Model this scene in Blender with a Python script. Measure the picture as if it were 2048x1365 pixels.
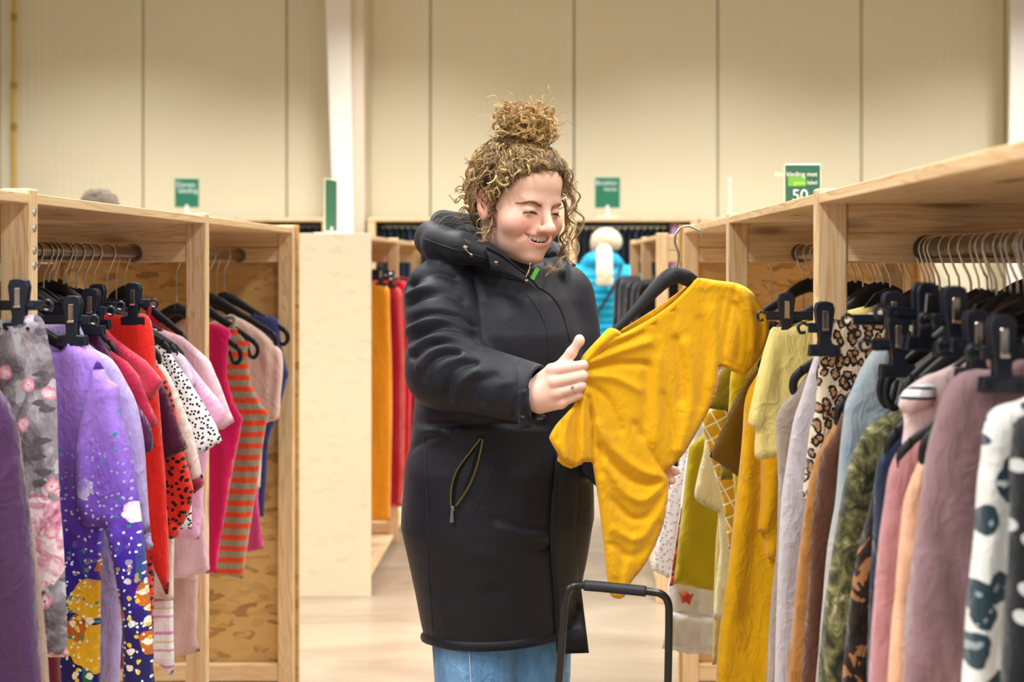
import bpy, bmesh, math, random
import numpy as np
from mathutils import Vector, Matrix

random.seed(7)
RNG = np.random.default_rng(11)
for o in list(bpy.data.objects):
    bpy.data.objects.remove(o)
SC = bpy.context.scene
COL = SC.collection

# ------------------------------------------------------------------ camera
F = 2784.0            # focal length in pixels of the 2048x1365 frame
VX, VY = 1104.0, 524.0  # vanishing point of the aisle
CH = 1.49             # camera height
cam = bpy.data.cameras.new('camera')
cam_o = bpy.data.objects.new('camera', cam)
COL.objects.link(cam_o)
cam_o.location = (0, 0, CH)
cam_o.rotation_euler = (math.pi / 2, 0, 0)
cam.sensor_fit = 'HORIZONTAL'
cam.sensor_width = 36.0
cam.lens = F / 2048 * 36.0
cam.shift_x = (1024 - VX) / 2048
cam.shift_y = -(682.5 - VY) / 2048
cam.clip_end = 100
cam.dof.use_dof = True
cam.dof.focus_distance = 2.78
cam.dof.aperture_fstop = 4.0
SC.camera = cam_o

# ------------------------------------------------------------------ world and exposure
world = bpy.data.worlds.new('world')
SC.world = world
world.use_nodes = True
bgn = world.node_tree.nodes['Background']
bgn.inputs[0].default_value = (0.95, 0.97, 1.0, 1)
bgn.inputs[1].default_value = 0.42
SC.view_settings.view_transform = 'Standard'
SC.view_settings.look = 'None'
SC.view_settings.gamma = 1.0
SC.view_settings.use_curve_mapping = False
SC.view_settings.exposure = 0.42
LAMP_W = 52.0


def P(px, py, Y):
    """point seen at a pixel of the photograph, at depth Y"""
    return np.array([(px - VX) * Y / F, Y, CH - (py - VY) * Y / F])


# ------------------------------------------------------------------ materials
def lin(c):
    """sRGB hex or 0-255 triple -> linear rgba"""
    if isinstance(c, str):
        c = c.lstrip('#')
        c = [int(c[i:i + 2], 16) for i in (0, 2, 4)]
    r = []
    for v in c:
        v = v / 255.0
        r.append(v / 12.92 if v <= 0.04045 else ((v + 0.055) / 1.055) ** 2.4)
    return (r[0], r[1], r[2], 1.0)


MATS = {}


class NT:
    """small helper around a node tree"""
    def __init__(self, name, rough=0.6, spec=0.4, metallic=0.0):
        m = bpy.data.materials.new(name)
        m.use_nodes = True
        self.m = m
        self.t = m.node_tree
        self.b = self.t.nodes['Principled BSDF']
        self.b.inputs['Roughness'].default_value = rough
        self.b.inputs['Specular IOR Level'].default_value = spec
        self.b.inputs['Metallic'].default_value = metallic

    def n(self, typ, ins=None, **kw):
        nd = self.t.nodes.new(typ)
        for k, v in kw.items():
            setattr(nd, k, v)
        if ins:
            for k, v in ins.items():
                self.set(nd.inputs[k], v)
        return nd

    def set(self, sock, v):
        if isinstance(v, bpy.types.NodeSocket):
            self.t.links.new(v, sock)
        else:
            sock.default_value = v

    def coord(self, scale=(1, 1, 1), kind='Object', rand=False, rot=(0, 0, 0)):
        tc = self.n('ShaderNodeTexCoord')
        mp = self.n('ShaderNodeMapping')
        mp.inputs['Scale'].default_value = scale
        mp.inputs['Rotation'].default_value = rot
        self.t.links.new(tc.outputs[kind], mp.inputs['Vector'])
        if rand:
            oi = self.n('ShaderNodeObjectInfo')
            mu = self.n('ShaderNodeVectorMath', operation='SCALE')
            cx = self.n('ShaderNodeCombineXYZ')
            for i in range(3):
                self.t.links.new(oi.outputs['Random'], cx.inputs[i])
            self.t.links.new(cx.outputs[0], mu.inputs[0])
            mu.inputs['Scale'].default_value = 37.0
            self.t.links.new(mu.outputs[0], mp.inputs['Location'])
        return mp.outputs[0]

    def c2(self, sx, sz, off=0.0, warp=0.0, wscale=1.2):
        """flat coordinates across the cloth: x and height"""
        tc = self.n('ShaderNodeTexCoord')
        sp = self.sep(tc.outputs['Object'])
        cx = self.n('ShaderNodeCombineXYZ')
        self.set(cx.inputs[0], self.math('MULTIPLY_ADD', sp[0], sx, off))
        self.set(cx.inputs[1], self.math('MULTIPLY_ADD', sp[2], sz, off * 1.37))
        v = cx.outputs[0]
        if warp:
            w = self.noise(v, wscale, 2)
            mv = self.n('ShaderNodeVectorMath', operation='MULTIPLY_ADD')
            self.t.links.new(w.outputs['Color'], mv.inputs[0])
            mv.inputs[1].default_value = (warp, warp, 0)
            self.t.links.new(v, mv.inputs[2])
            v = mv.outputs[0]
        return v

    def noise(self, vec, scale=5.0, detail=3.0, rough=0.5, dist=0.0):
        nd = self.n('ShaderNodeTexNoise', {'Scale': scale, 'Detail': detail, 'Roughness': rough, 'Distortion': dist})
        self.t.links.new(vec, nd.inputs['Vector'])
        return nd

    def voro(self, vec, scale=5.0, feature='F1', rnd=1.0, dims='3D'):
        nd = self.n('ShaderNodeTexVoronoi', feature=feature, voronoi_dimensions=dims)
        nd.inputs['Scale'].default_value = scale
        nd.inputs['Randomness'].default_value = rnd
        self.t.links.new(vec, nd.inputs['Vector'])
        return nd

    def ramp(self, fac, stops, interp='LINEAR'):
        nd = self.n('ShaderNodeValToRGB')
        cr = nd.color_ramp
        cr.interpolation = interp
        while len(cr.elements) > 1:
            cr.elements.remove(cr.elements[-1])
        first = True
        for p, c in stops:
            if first:
                e = cr.elements[0]
                e.position = p
                first = False
            else:
                e = cr.elements.new(p)
            e.color = c if len(c) == 4 else (*c, 1)
        self.t.links.new(fac, nd.inputs['Fac'])
        return nd.outputs['Color']

    def mix(self, fac, a, b, mode='MIX'):
        nd = self.n('ShaderNodeMix', data_type='RGBA', blend_type=mode)
        self.set(nd.inputs[0], fac)
        self.set(nd.inputs[6], a)
        self.set(nd.inputs[7], b)
        return nd.outputs[2]

    def math(self, op, a, b=0.0, c=0.0):
        nd = self.n('ShaderNodeMath', operation=op)
        self.set(nd.inputs[0], a)
        self.set(nd.inputs[1], b)
        self.set(nd.inputs[2], c)
        return nd.outputs[0]

    def sep(self, vec):
        nd = self.n('ShaderNodeSeparateXYZ')
        self.t.links.new(vec, nd.inputs[0])
        return nd.outputs

    def color(self, c):
        self.set(self.b.inputs['Base Color'], c)

    def bump(self, h, strength=0.3, dist=0.01):
        nd = self.n('ShaderNodeBump', {'Strength': strength, 'Distance': dist})
        self.t.links.new(h, nd.inputs['Height'])
        self.t.links.new(nd.outputs[0], self.b.inputs['Normal'])


def step01(nt, v, lo, hi):
    nd = nt.n('ShaderNodeMapRange', {'From Min': lo, 'From Max': hi})
    nt.t.links.new(v, nd.inputs['Value'])
    return nd.outputs[0]


def plain(name, c, rough=0.55, spec=0.4, metallic=0.0, vary=0.06):
    if name in MATS:
        return MATS[name]
    n = NT(name, rough, spec, metallic)
    c = lin(c) if not (isinstance(c, tuple) and len(c) == 4) else c
    v = n.noise(n.coord((1, 1, 1)), 9.0, 3)
    d = tuple(x * (1 - 2.2 * vary) for x in c[:3]) + (1,)
    n.color(n.mix(v.outputs['Fac'], d, c))
    MATS[name] = n.m
    return n.m


def fabric(name, c, rough=0.85, sheen=0.25, weave=0.0, vary=0.08, wrinkle=0.25, spec=0.15):
    """plain woven or knitted cloth: slightly uneven dye, fine relief"""
    if name in MATS:
        return MATS[name]
    n = NT(name, rough, spec)
    c = lin(c)
    co = n.coord((1, 1, 1))
    v = n.noise(co, 14.0, 3)
    d = tuple(x * (1 - 2.0 * vary) for x in c[:3]) + (1,)
    n.color(n.mix(v.outputs['Fac'], d, c))
    fabric_finish(n, co, sheen, wrinkle)
    MATS[name] = n.m
    return n.m


def crinkle(n, co):
    """height of soft undulation, sharp little creases and weave"""
    w = n.noise(co, 13.0, 3, 0.5, 0.6)
    a = n.noise(n.coord((1, 1, .55), rot=(0, .45, 0)), 20.0, 3, .55, .9)
    b = n.noise(n.coord((1, 1, .5), rot=(0, -.7, 0)), 34.0, 2, .5, .8)
    ra = n.math('SUBTRACT', 1.0, n.math('MULTIPLY', n.math('ABSOLUTE', n.math('SUBTRACT', a.outputs['Fac'], .5)), 5.0))
    ra = n.math('POWER', n.math('MAXIMUM', ra, 0.0), 2.0)
    rb = n.math('SUBTRACT', 1.0, n.math('MULTIPLY', n.math('ABSOLUTE', n.math('SUBTRACT', b.outputs['Fac'], .5)), 6.0))
    rb = n.math('POWER', n.math('MAXIMUM', rb, 0.0), 2.0)
    f = n.noise(co, 520.0, 1)
    h = n.math('MULTIPLY_ADD', ra, .32, w.outputs['Fac'])
    h = n.math('MULTIPLY_ADD', rb, .16, h)
    return n.math('MULTIPLY_ADD', f.outputs['Fac'], .06, h)


def fabric_finish(n, co, sheen=0.25, wrinkle=0.25):
    n.b.inputs['Sheen Weight'].default_value = sheen
    n.b.inputs['Sheen Roughness'].default_value = 0.5
    n.bump(crinkle(n, co), wrinkle * 1.5, 0.012)


def pine(axis, tone=1.0):
    key = 'pine_%s_%s' % (axis, tone)
    if key in MATS:
        return MATS[key]
    n = NT(key, 0.55, 0.3)
    sc = {'x': (1.1, 26, 26), 'y': (26, 1.1, 26), 'z': (26, 26, 1.1)}[axis]
    co = n.coord(sc, rand=True)
    a = n.noise(co, 1.0, 2, 0.5, 1.6)
    ring = n.math('FRACT', n.math('MULTIPLY', a.outputs['Fac'], 9.0))
    base = n.ramp(ring, [(0.0, lin('#ecd3ae')), (0.55, lin('#e6c99c')), (0.85, lin('#d3a874')), (1.0, lin('#e8cba0'))])
    fine = n.noise(n.coord(tuple(v * 5 if v > 2 else v * 2 for v in sc), rand=True), 1.0, 2)
    base = n.mix(0.22, base, n.ramp(fine.outputs['Fac'], [(0.3, lin('#b98a55')), (0.7, lin('#f0d8b2'))]))
    ks = {'x': (2.2, 9, 9), 'y': (9, 2.2, 9), 'z': (9, 9, 2.2)}[axis]
    kn = n.voro(n.coord(ks, rand=True), 1.0)
    k = n.ramp(kn.outputs['Distance'], [(0.0, (1, 1, 1, 1)), (0.07, (0.85, 0.85, 0.85, 1)), (0.16, (0, 0, 0, 1))])
    base = n.mix(n.math('MULTIPLY', k, 0.75), base, lin('#6b4023'))
    if tone != 1.0:
        base = n.mix(1.0, base, (tone, tone, tone, 1), 'MULTIPLY')
    n.color(base)
    n.bump(ring, 0.08, 0.004)
    MATS[key] = n.m
    return n.m


def osb(name, lo, hi, dark, contrast=1.0):
    if name in MATS:
        return MATS[name]
    n = NT(name, 0.6, 0.3)
    cols = None
    hs = None
    for i, r in enumerate((0.4, -0.7, 1.2)):
        co = n.coord((14, 14, 34), rand=True, rot=(0, r, 0))
        w = n.noise(co, 0.7, 2)
        mv = n.n('ShaderNodeVectorMath', operation='ADD')
        n.t.links.new(co, mv.inputs[0])
        n.t.links.new(w.outputs['Color'], mv.inputs[1])
        v = n.voro(mv.outputs[0], 0.9 + 0.3 * i)
        sp = n.n('ShaderNodeSeparateColor')
        n.t.links.new(v.outputs['Color'], sp.inputs[0])
        c = n.ramp(sp.outputs[0], [(0.0, lin(lo)), (0.45, lin(hi)), (0.8, lin(hi)), (1.0, lin(dark))])
        h = v.outputs['Distance']
        if cols is None:
            cols, hs = c, h
        else:
            m = n.math('GREATER_THAN', sp.outputs[1], 0.5)
            cols = n.mix(m, cols, c)
            hs = n.math('ADD', hs, h)
    if contrast < 1:
        cols = n.mix(1 - contrast, cols, lin(hi))
    n.color(cols)
    n.bump(hs, 0.18 * contrast, 0.004)
    MATS[name] = n.m
    return n.m


def metal(name, c, rough=0.28):
    if name in MATS:
        return MATS[name]
    n = NT(name, rough, 0.5, 1.0)
    v = n.noise(n.coord((1, 1, 1)), 40, 2)
    cc = lin(c)
    n.color(n.mix(v.outputs['Fac'], tuple(x * .8 for x in cc[:3]) + (1,), cc))
    MATS[name] = n.m
    return n.m


# ------------------------------------------------------------------ mesh helpers
class MB:
    """collects shapes into one mesh"""
    def __init__(self):
        self.v = []
        self.f = []
        self.nv = 0

    def add(self, v, f):
        v = np.asarray(v, float).reshape(-1, 3)
        self.v.append(v)
        k = self.nv
        self.f.extend([tuple(int(i) + k for i in q) for q in f])
        self.nv += len(v)
        return self

    def box(self, x0, x1, y0, y1, z0, z1, c=0.0):
        """box with chamfered edges of size c"""
        bm = bmesh.new()
        bmesh.ops.create_cube(bm, size=1.0)
        for q in bm.verts:
            q.co = Vector((x0 + (q.co.x + .5) * (x1 - x0), y0 + (q.co.y + .5) * (y1 - y0), z0 + (q.co.z + .5) * (z1 - z0)))
        if c > 0:
            bmesh.ops.bevel(bm, geom=bm.edges[:], offset=c, segments=1, affect='EDGES')
        bm.verts.index_update()
        self.add([tuple(q.co) for q in bm.verts], [[w.index for w in fc.verts] for fc in bm.faces])
        bm.free()
        return self

    def tube(self, pts, r, n=8, closed=False, cap=True, flat=None):
        """tube along a polyline; r a number or one per point; flat=(dir, factor) squashes the section"""
        pts = np.asarray(pts, float)
        m = len(pts)
        r = np.full(m, r, float) if np.isscalar(r) else np.asarray(r, float)
        if closed:
            t = np.roll(pts, -1, 0) - np.roll(pts, 1, 0)
        else:
            t = np.gradient(pts, axis=0)
        t /= np.linalg.norm(t, axis=1)[:, None] + 1e-12
        up = np.array([0.0, 0, 1]) if abs(t[0][2]) < 0.9 else np.array([0.0, 1, 0])
        u = np.cross(t[0], up)
        u /= np.linalg.norm(u)
        us = []
        for i in range(m):
            u = u - t[i] * np.dot(u, t[i])
            u /= np.linalg.norm(u) + 1e-12
            us.append(u.copy())
        us = np.array(us)
        ws = np.cross(t, us)
        a = np.arange(n) * 2 * math.pi / n
        ring = us[:, None, :] * np.cos(a)[None, :, None] + ws[:, None, :] * np.sin(a)[None, :, None]
        off = ring * r[:, None, None]
        if flat is not None:
            d = np.asarray(flat[0], float)
            d = d / np.linalg.norm(d)
            off = off - (off @ d)[..., None] * d * (1 - flat[1])
        v = pts[:, None, :] + off
        f = []
        rng = range(m) if closed else range(m - 1)
        for i in rng:
            j = (i + 1) % m
            for k in range(n):
                l = (k + 1) % n
                f.append((i * n + k, i * n + l, j * n + l, j * n + k))
        if cap and not closed:
            f.append(tuple(range(n - 1, -1, -1)))
            f.append(tuple((m - 1) * n + k for k in range(n)))
        return self.add(v.reshape(-1, 3), f)

    def prism(self, poly, y0, y1, c=0.0):
        """polygon in xz extruded along y, chamfered"""
        bm = bmesh.new()
        vs = [bm.verts.new((p[0], y0, p[1])) for p in poly]
        fc = bm.faces.new(vs)
        r = bmesh.ops.extrude_face_region(bm, geom=[fc])
        for e in r['geom']:
            if isinstance(e, bmesh.types.BMVert):
                e.co.y = y1
        bmesh.ops.recalc_face_normals(bm, faces=bm.faces[:])
        if c > 0:
            es = [e for e in bm.edges if abs(e.verts[0].co.y - e.verts[1].co.y) < 1e-6]
            bmesh.ops.bevel(bm, geom=es, offset=c, segments=1, affect='EDGES')
        bm.verts.index_update()
        self.add([tuple(q.co) for q in bm.verts], [[w.index for w in f.verts] for f in bm.faces])
        bm.free()
        return self

    def ball(self, c, r, nu=12, nv=8):
        r = np.ones(3) * r
        v, f = [], []
        for i in range(nv + 1):
            th = math.pi * i / nv
            for j in range(nu):
                ph = 2 * math.pi * j / nu
                v.append((c[0] + r[0] * math.sin(th) * math.cos(ph), c[1] + r[1] * math.sin(th) * math.sin(ph), c[2] + r[2] * math.cos(th)))
        for i in range(nv):
            for j in range(nu):
                k = (j + 1) % nu
                f.append((i * nu + j, (i + 1) * nu + j, (i + 1) * nu + k, i * nu + k))
        return self.add(v, f)

    def xform(self, M):
        M = np.array(M)
        self.v = [q @ M[:3, :3].T + M[:3, 3] for q in self.v]
        return self

    def mesh(self, name, mat, smooth=False):
        me = bpy.data.meshes.new(name)
        v = np.concatenate(self.v) if self.v else np.zeros((0, 3))
        me.from_pydata(v.tolist(), [], self.f)
        if mat:
            me.materials.append(mat)
        if smooth:
            me.polygons.foreach_set('use_smooth', [True] * len(me.polygons))
            if smooth != 'all':
                try:
                    me.set_sharp_from_angle(angle=math.radians(42))
                except Exception:
                    pass
        me.update()
        return me

    def build(self, name, mat, parent=None, loc=(0, 0, 0), smooth=False, rot=None):
        return link(name, self.mesh(name, mat, smooth), parent, loc, rot)


def link(name, me, parent=None, loc=(0, 0, 0), rot=None):
    o = bpy.data.objects.new(name, me)
    COL.objects.link(o)
    o.location = tuple(float(x) for x in loc)
    if rot is not None:
        o.rotation_euler = rot
    if parent is not None:
        o.parent = parent
    return o


def empty(name, loc=(0, 0, 0), rot=None):
    o = link(name, None, None, loc, rot)
    o.empty_display_size = 0.1
    return o


def tag(o, label=None, cat=None, group=None, kind=None):
    if label:
        o['label'] = label
    if cat:
        o['category'] = cat
    if group:
        o['group'] = group
    if kind:
        o['kind'] = kind
    return o


def copy_tree(o, parent=None):
    c = o.copy()
    COL.objects.link(c)
    c.parent = parent
    for ch in list(o.children):
        copy_tree(ch, c)
    return c


def boxpart(name, b, mat, parent=None, c=0.0025, base=(0, 0, 0)):
    """box given by its bounds, its own origin at its centre"""
    x0, x1, y0, y1, z0, z1 = b
    cx, cy, cz = (x0 + x1) / 2, (y0 + y1) / 2, (z0 + z1) / 2
    m = MB().box(x0 - cx, x1 - cx, y0 - cy, y1 - cy, z0 - cz, z1 - cz, c)
    return m.build(name, mat, parent, (cx - base[0], cy - base[1], cz - base[2]))


def catmull(pts, per=6, closed=False):
    pts = np.asarray(pts, float)
    n = len(pts)
    out = []
    rng = range(n) if closed else range(n - 1)
    for i in rng:
        if closed:
            p0, p1, p2, p3 = pts[(i - 1) % n], pts[i], pts[(i + 1) % n], pts[(i + 2) % n]
        else:
            p0, p1, p2, p3 = pts[max(i - 1, 0)], pts[i], pts[i + 1], pts[min(i + 2, n - 1)]
        for k in range(per):
            t = k / per
            out.append(0.5 * ((2 * p1) + (-p0 + p2) * t + (2 * p0 - 5 * p1 + 4 * p2 - p3) * t * t + (-p0 + 3 * p1 - 3 * p2 + p3) * t ** 3))
    if not closed:
        out.append(pts[-1])
    return np.array(out)
# ------------------------------------------------------------------ the hall
WALL_Y = 11.6


def wall_material():
    n = NT('sandwich_panel', 0.45, 0.35)
    co = n.coord((1, 1, 1), 'Object')
    v = n.noise(n.coord((1.4, 1, 0.25)), 1.0, 3)
    n.color(n.mix(v.outputs['Fac'], lin('#e2dbc0'), lin('#eae4cb')))
    x = n.sep(co)[0]
    w = n.math('SINE', n.math('MULTIPLY', x, 2 * math.pi / 0.06))
    n.bump(w, 0.10, 0.006)
    return n.m


def floor_material():
    n = NT('polished_concrete', 0.32, 0.5)
    a = n.noise(n.coord((0.5, 1.3, 1)), 1.6, 5, 0.6, 0.8)
    b = n.noise(n.coord((2, 5, 1)), 3.0, 4, 0.6)
    c = n.ramp(a.outputs['Fac'], [(0.3, lin('#8f7f6b')), (0.5, lin('#a59580')), (0.7, lin('#b8aa96'))])
    c = n.mix(n.math('MULTIPLY', b.outputs['Fac'], 0.35), c, lin('#857562'))
    n.color(c)
    n.set(n.b.inputs['Roughness'], n.math('MULTIPLY_ADD', b.outputs['Fac'], 0.3, 0.2))
    n.bump(b.outputs['Fac'], 0.05, 0.004)
    return n.m


M_WALL = wall_material()
M_FLOOR = floor_material()
M_WHITE = plain('white_paint', '#f1ece4', 0.5, 0.4, vary=0.02)
M_CEIL = plain('ceiling_paint', '#8d8a80', 0.8, 0.2)


def struct(o):
    o['kind'] = 'structure'
    return o


fl = boxpart('floor', (-9, 9, -5, 12.2, -0.2, 0.0), M_FLOOR, c=0)
struct(fl)
struct(boxpart('ceiling', (-9, 9, -5, 12.2, 5.2, 5.35), M_CEIL, c=0))
wb = struct(boxpart('wall_back', (-9, 9, WALL_Y + 0.05, WALL_Y + 0.2, 0, 5.2), plain('joint_tone', '#c4bea6', 0.7), c=0))
PW = 287 * WALL_Y / F
x_seam0 = (287 - VX) * WALL_Y / F
pm = MB().box(-PW / 2 + .006, PW / 2 - .006, -0.03, 0.04, -2.6, 2.6, 0.006).mesh('panel', M_WALL)
for k in range(-5, 11):
    xc = x_seam0 + (k + .5) * PW
    if -8.6 < xc < 8.6:
        link('panel', pm, wb, (xc, WALL_Y + 0.01 - (WALL_Y + 0.125), 0))
struct(boxpart('wall_left', (-9.15, -9.0, -5, 12.2, 0, 5.2), M_WALL, c=0))
struct(boxpart('wall_right', (9.0, 9.15, -5, 12.2, 0, 5.2), M_WALL, c=0))


# steel columns of the hall, wider at the top
def column(xl_top, xl_bot, xr_top, xr_bot, side_w, name, label):
    Y = 11.05
    root = empty(name, (((xl_bot + xr_bot) / 2 - VX) * Y / F, Y, 0))
    z_t = CH + 524 * Y / F
    z_b = CH + 56 * Y / F

    def xw(a, b, z):   # edge position at height z, on the line through the two readings
        t = (z - z_b) / (z_t - z_b)
        return ((b + (a - b) * t) - VX) * Y / F - root.location.x
    zt = 5.2
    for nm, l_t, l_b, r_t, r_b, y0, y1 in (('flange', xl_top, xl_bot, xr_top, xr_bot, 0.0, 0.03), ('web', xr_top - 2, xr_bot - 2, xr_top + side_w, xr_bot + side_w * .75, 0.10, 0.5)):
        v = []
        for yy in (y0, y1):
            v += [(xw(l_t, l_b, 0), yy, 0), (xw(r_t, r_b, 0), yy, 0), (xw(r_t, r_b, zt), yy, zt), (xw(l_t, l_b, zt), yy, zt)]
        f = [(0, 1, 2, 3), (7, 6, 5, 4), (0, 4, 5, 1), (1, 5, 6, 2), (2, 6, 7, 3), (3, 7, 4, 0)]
        MB().add(v, f).build(nm, M_WHITE if nm == 'flange' else plain('column_side', '#e6d8c4', 0.5, vary=.02), root)  # beige of the web puts the shade of the column's side into its colour
    tag(root, label, 'column')
    return root


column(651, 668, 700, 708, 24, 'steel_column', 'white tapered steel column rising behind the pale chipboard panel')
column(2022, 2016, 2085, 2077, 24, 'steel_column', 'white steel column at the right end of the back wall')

# yellow gas pipe with couplings
gp = empty('gas_pipe', (*P(28, 524, 11.45)[:2], 0))
MB().tube([(0, 0, 0.4), (0, 0, 5.1)], 0.019, 10).build('pipe', plain('pipe_yellow', '#cfae55', 0.4), gp, smooth=True)
for zz in (1.2, 2.05, 2.6, 2.94, 3.5, 4.4):
    MB().tube([(0, 0, zz - .03), (0, 0, zz + .03)], 0.026, 10).build('coupling', plain('pipe_fitting', '#a88c45', 0.4, metallic=.3), gp, smooth=True)
tag(gp, 'thin yellow gas pipe running up the cream back wall', 'pipe')


# ceiling lamps: long battens hanging in rows
def emis(name, c, s):
    m = bpy.data.materials.new(name)
    m.use_nodes = True
    t = m.node_tree
    t.nodes.remove(t.nodes['Principled BSDF'])
    e = t.nodes.new('ShaderNodeEmission')
    e.inputs[0].default_value = c
    e.inputs[1].default_value = s
    t.links.new(e.outputs[0], t.nodes['Material Output'].inputs[0])
    return m


M_TUBE = emis('lamp_diffuser', (1.0, 0.95, 0.86, 1), 4.0)
LAMP_Z = 4.0


def lamp(x, y, w, label):
    root = empty('ceiling_lamp', (x, y, LAMP_Z))
    MB().box(-.09, .09, -.75, .75, 0.0, .06, .01).build('housing', M_WHITE, root)
    MB().box(-.075, .075, -.72, .72, -.02, 0.0, .006).build('diffuser', M_TUBE, root)
    for s in (-.5, .5):
        MB().tube([(0, s, .06), (0, s, 5.2 - LAMP_Z)], .004, 6).build('cable', M_WHITE, root)
    la = bpy.data.lights.new('lamp_light', 'AREA')
    la.shape = 'RECTANGLE'
    la.size = 0.3
    la.size_y = 1.5
    la.energy = w
    la.color = (1.0, 0.98, 0.945)
    la.spread = math.radians(130)
    lo = bpy.data.objects.new('lamp_light', la)
    COL.objects.link(lo)
    lo.parent = root
    lo.location = (0, 0, -0.03)
    tag(root, label, 'lamp', 'ceiling lamps')


for ix, x in enumerate((-3.6, -1.2, 1.2, 3.6)):
    for iy, y in enumerate((-1.2, 1.2, 3.9, 6.6, 9.3)):  # first row, behind the camera, is added to brighten the subject
        lamp(x, y, LAMP_W * (1.4 if y > 9 else 1.0), 'unseen long white batten lamp hanging from the hall ceiling above the racks')
# ------------------------------------------------------------------ wooden clothes racks
TOP = 1.615
ROD_Z = 1.512
XL = -0.886     # aisle face of the left racks
XR = 0.450      # aisle face of the right racks
ROD_L = -1.073
ROD_R = 0.632
FRAMES = (0.02, 1.2, 2.4, 3.6, 4.8)
M_ROD = metal('rail_steel', '#8d8378', 0.30)
M_SCREW = metal('zinc_screw', '#c9c9c9', 0.35)
M_OSB = osb('osb_raw', '#bd9458', '#cfa96c', '#94693a', .8)
M_OSBW = osb('osb_white', '#e6dcbf', '#e9e0c6', '#cdbf9a', 0.3)
M_EDGE = osb('osb_edge', '#d19a4c', '#e2b873', '#a9702c')


def rack(name, side, xf, frames, label, depth=0.86, end_panel=None, screws=(), base_board=True, front_panel=None):
    """side=-1: rack on the left of the aisle (its body lies towards -x)"""
    s = side
    root = empty(name, (xf + s * depth / 2, (frames[0] + frames[-1]) / 2, 0))
    B = tuple(root.location)

    def bp(nm, x0, x1, y0, y1, z0, z1, m, c=.003):
        xs = sorted((x0, x1))
        return boxpart(nm, (xs[0], xs[1], y0, y1, z0, z1), m, root, c, B)
    PT, PWD = 0.036, 0.052
    for i, y in enumerate(frames):
        y0, y1 = y - PT, y
        for xo in (0.0, depth - PWD):
            bp('post', xf + s * xo, xf + s * (xo + PWD), y0, y1, 0, TOP, pine('z'))
        # crossbeam of two planks facing down the aisle
        bp('crossbeam', xf + s * PWD, xf + s * (depth - PWD), y0 + .004, y1 - .004, TOP - 0.075, TOP - 0.006, pine('x', .93))
        bp('crossbeam', xf + s * PWD, xf + s * (depth - PWD), y0 + .004, y1 - .004, TOP - 0.127, TOP - 0.077, pine('x', .97))
        if 0 < i < len(frames) - 1:
            bp('middle_post', xf + s * (depth / 2 - .03), xf + s * (depth / 2 + .03), y0 + .03, y1 + .024, 0.0, TOP - 0.13, pine('z', .9))
        bp('foot_beam', xf + s * PWD, xf + s * (depth - PWD), y0 + .004, y1 - .004, 0.05, 0.11, pine('x', .95))
        if i in screws:
            for zz in (TOP - .04, TOP - .067, TOP - .105, TOP - .131):
                sc = MB()
                sc.tube([(0, 0, 0), (-s * .002, 0, 0)], [.0075, .006], 10)
                q = sc.build('screw', M_SCREW, root, (xf - s * .0005 - B[0], y - PT * .5 - B[1], zz))
    for a, b in zip(frames[:-1], frames[1:]):
        # top shelf of three boards, flush inside the posts
        n = 3
        for k in range(n):
            xa, xb = xf + s * (depth * k / n + (.003 if k == 0 else 0)), xf + s * (depth * (k + 1) / n)
            bp('shelf_board', xa, xb, a - .001, b - PT + .001, TOP - .026, TOP - .008, pine('y'), .0012)
        bp('floor_board', xf + s * .02, xf + s * (depth - .02), a + .001, b - PT - .001, .03, .048, pine('y', .95))
        for rx in (0.185, depth - 0.185):
            r = MB().tube([(0, a + .004, 0), (0, b - PT - .004, 0)], 0.0165, 16)
            r.build('hanging_rail', M_ROD, root, (xf + s * rx - B[0], -B[1], ROD_Z), smooth=True)
            for ye in (a + .004, b - PT - .010):
                MB().tube([(0, ye, 0), (0, ye + .006, 0)], 0.024, 14).build('rail_flange', M_ROD, root, (xf + s * rx - B[0], -B[1], ROD_Z), smooth=True)
    if end_panel is not None:
        y = frames[-1]
        bp('end_panel', xf - s * .012, xf + s * (depth + .01), y + .001, y + .019, .0, TOP + .002, end_panel, .001)
    if front_panel is not None:
        y = frames[0] - PT
        bp('end_panel', xf - s * .010, xf + s * (depth + .35), y - .019, y - .001, .0, TOP + .002, front_panel, .001)
    tag(root, label, 'clothes rack')
    return root


rack('clothes_rack', -1, XL, FRAMES, 'pine clothes rack on the left holding purple, red and pink tops', end_panel=M_OSB, screws=(2,))
rack('clothes_rack', 1, XR, FRAMES, 'pine clothes rack on the right holding yellow, brown and leopard clothes', end_panel=M_OSB)
rack('clothes_rack', -1, -0.815, (6.24, 7.4, 8.6), 'far rack with a pale chipboard end and orange and red trousers', front_panel=M_OSBW, depth=.9)
rack('clothes_rack', 1, 0.455, (6.1, 7.1, 8.1), 'far pine rack filled with black clothes behind the yellow shirt')
# ------------------------------------------------------------------ cloth, hangers
def seg_dist(p, a, b):
    """distance of points p (n,2) to segments a->b (m,2): nearest distance and nearest point"""
    d = b - a
    L = (d ** 2).sum(1) + 1e-12
    best = np.full(len(p), 1e9)
    near = np.zeros_like(p)
    for i in range(len(a)):
        t = np.clip(((p - a[i]) @ d[i]) / L[i], 0, 1)
        q = a[i] + t[:, None] * d[i]
        r = ((p - q) ** 2).sum(1)
        m = r < best
        best[m] = r[m]
        near[m] = q[m]
    return np.sqrt(best), near


def inside(p, poly):
    x, z = p[:, 0], p[:, 1]
    r = np.zeros(len(p), bool)
    n = len(poly)
    for i in range(n):
        x0, z0 = poly[i]
        x1, z1 = poly[(i + 1) % n]
        if z0 == z1:
            continue
        c = (z0 > z) != (z1 > z)
        r ^= c & (x < (x1 - x0) * (z - z0) / (z1 - z0) + x0)
    return r


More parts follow.
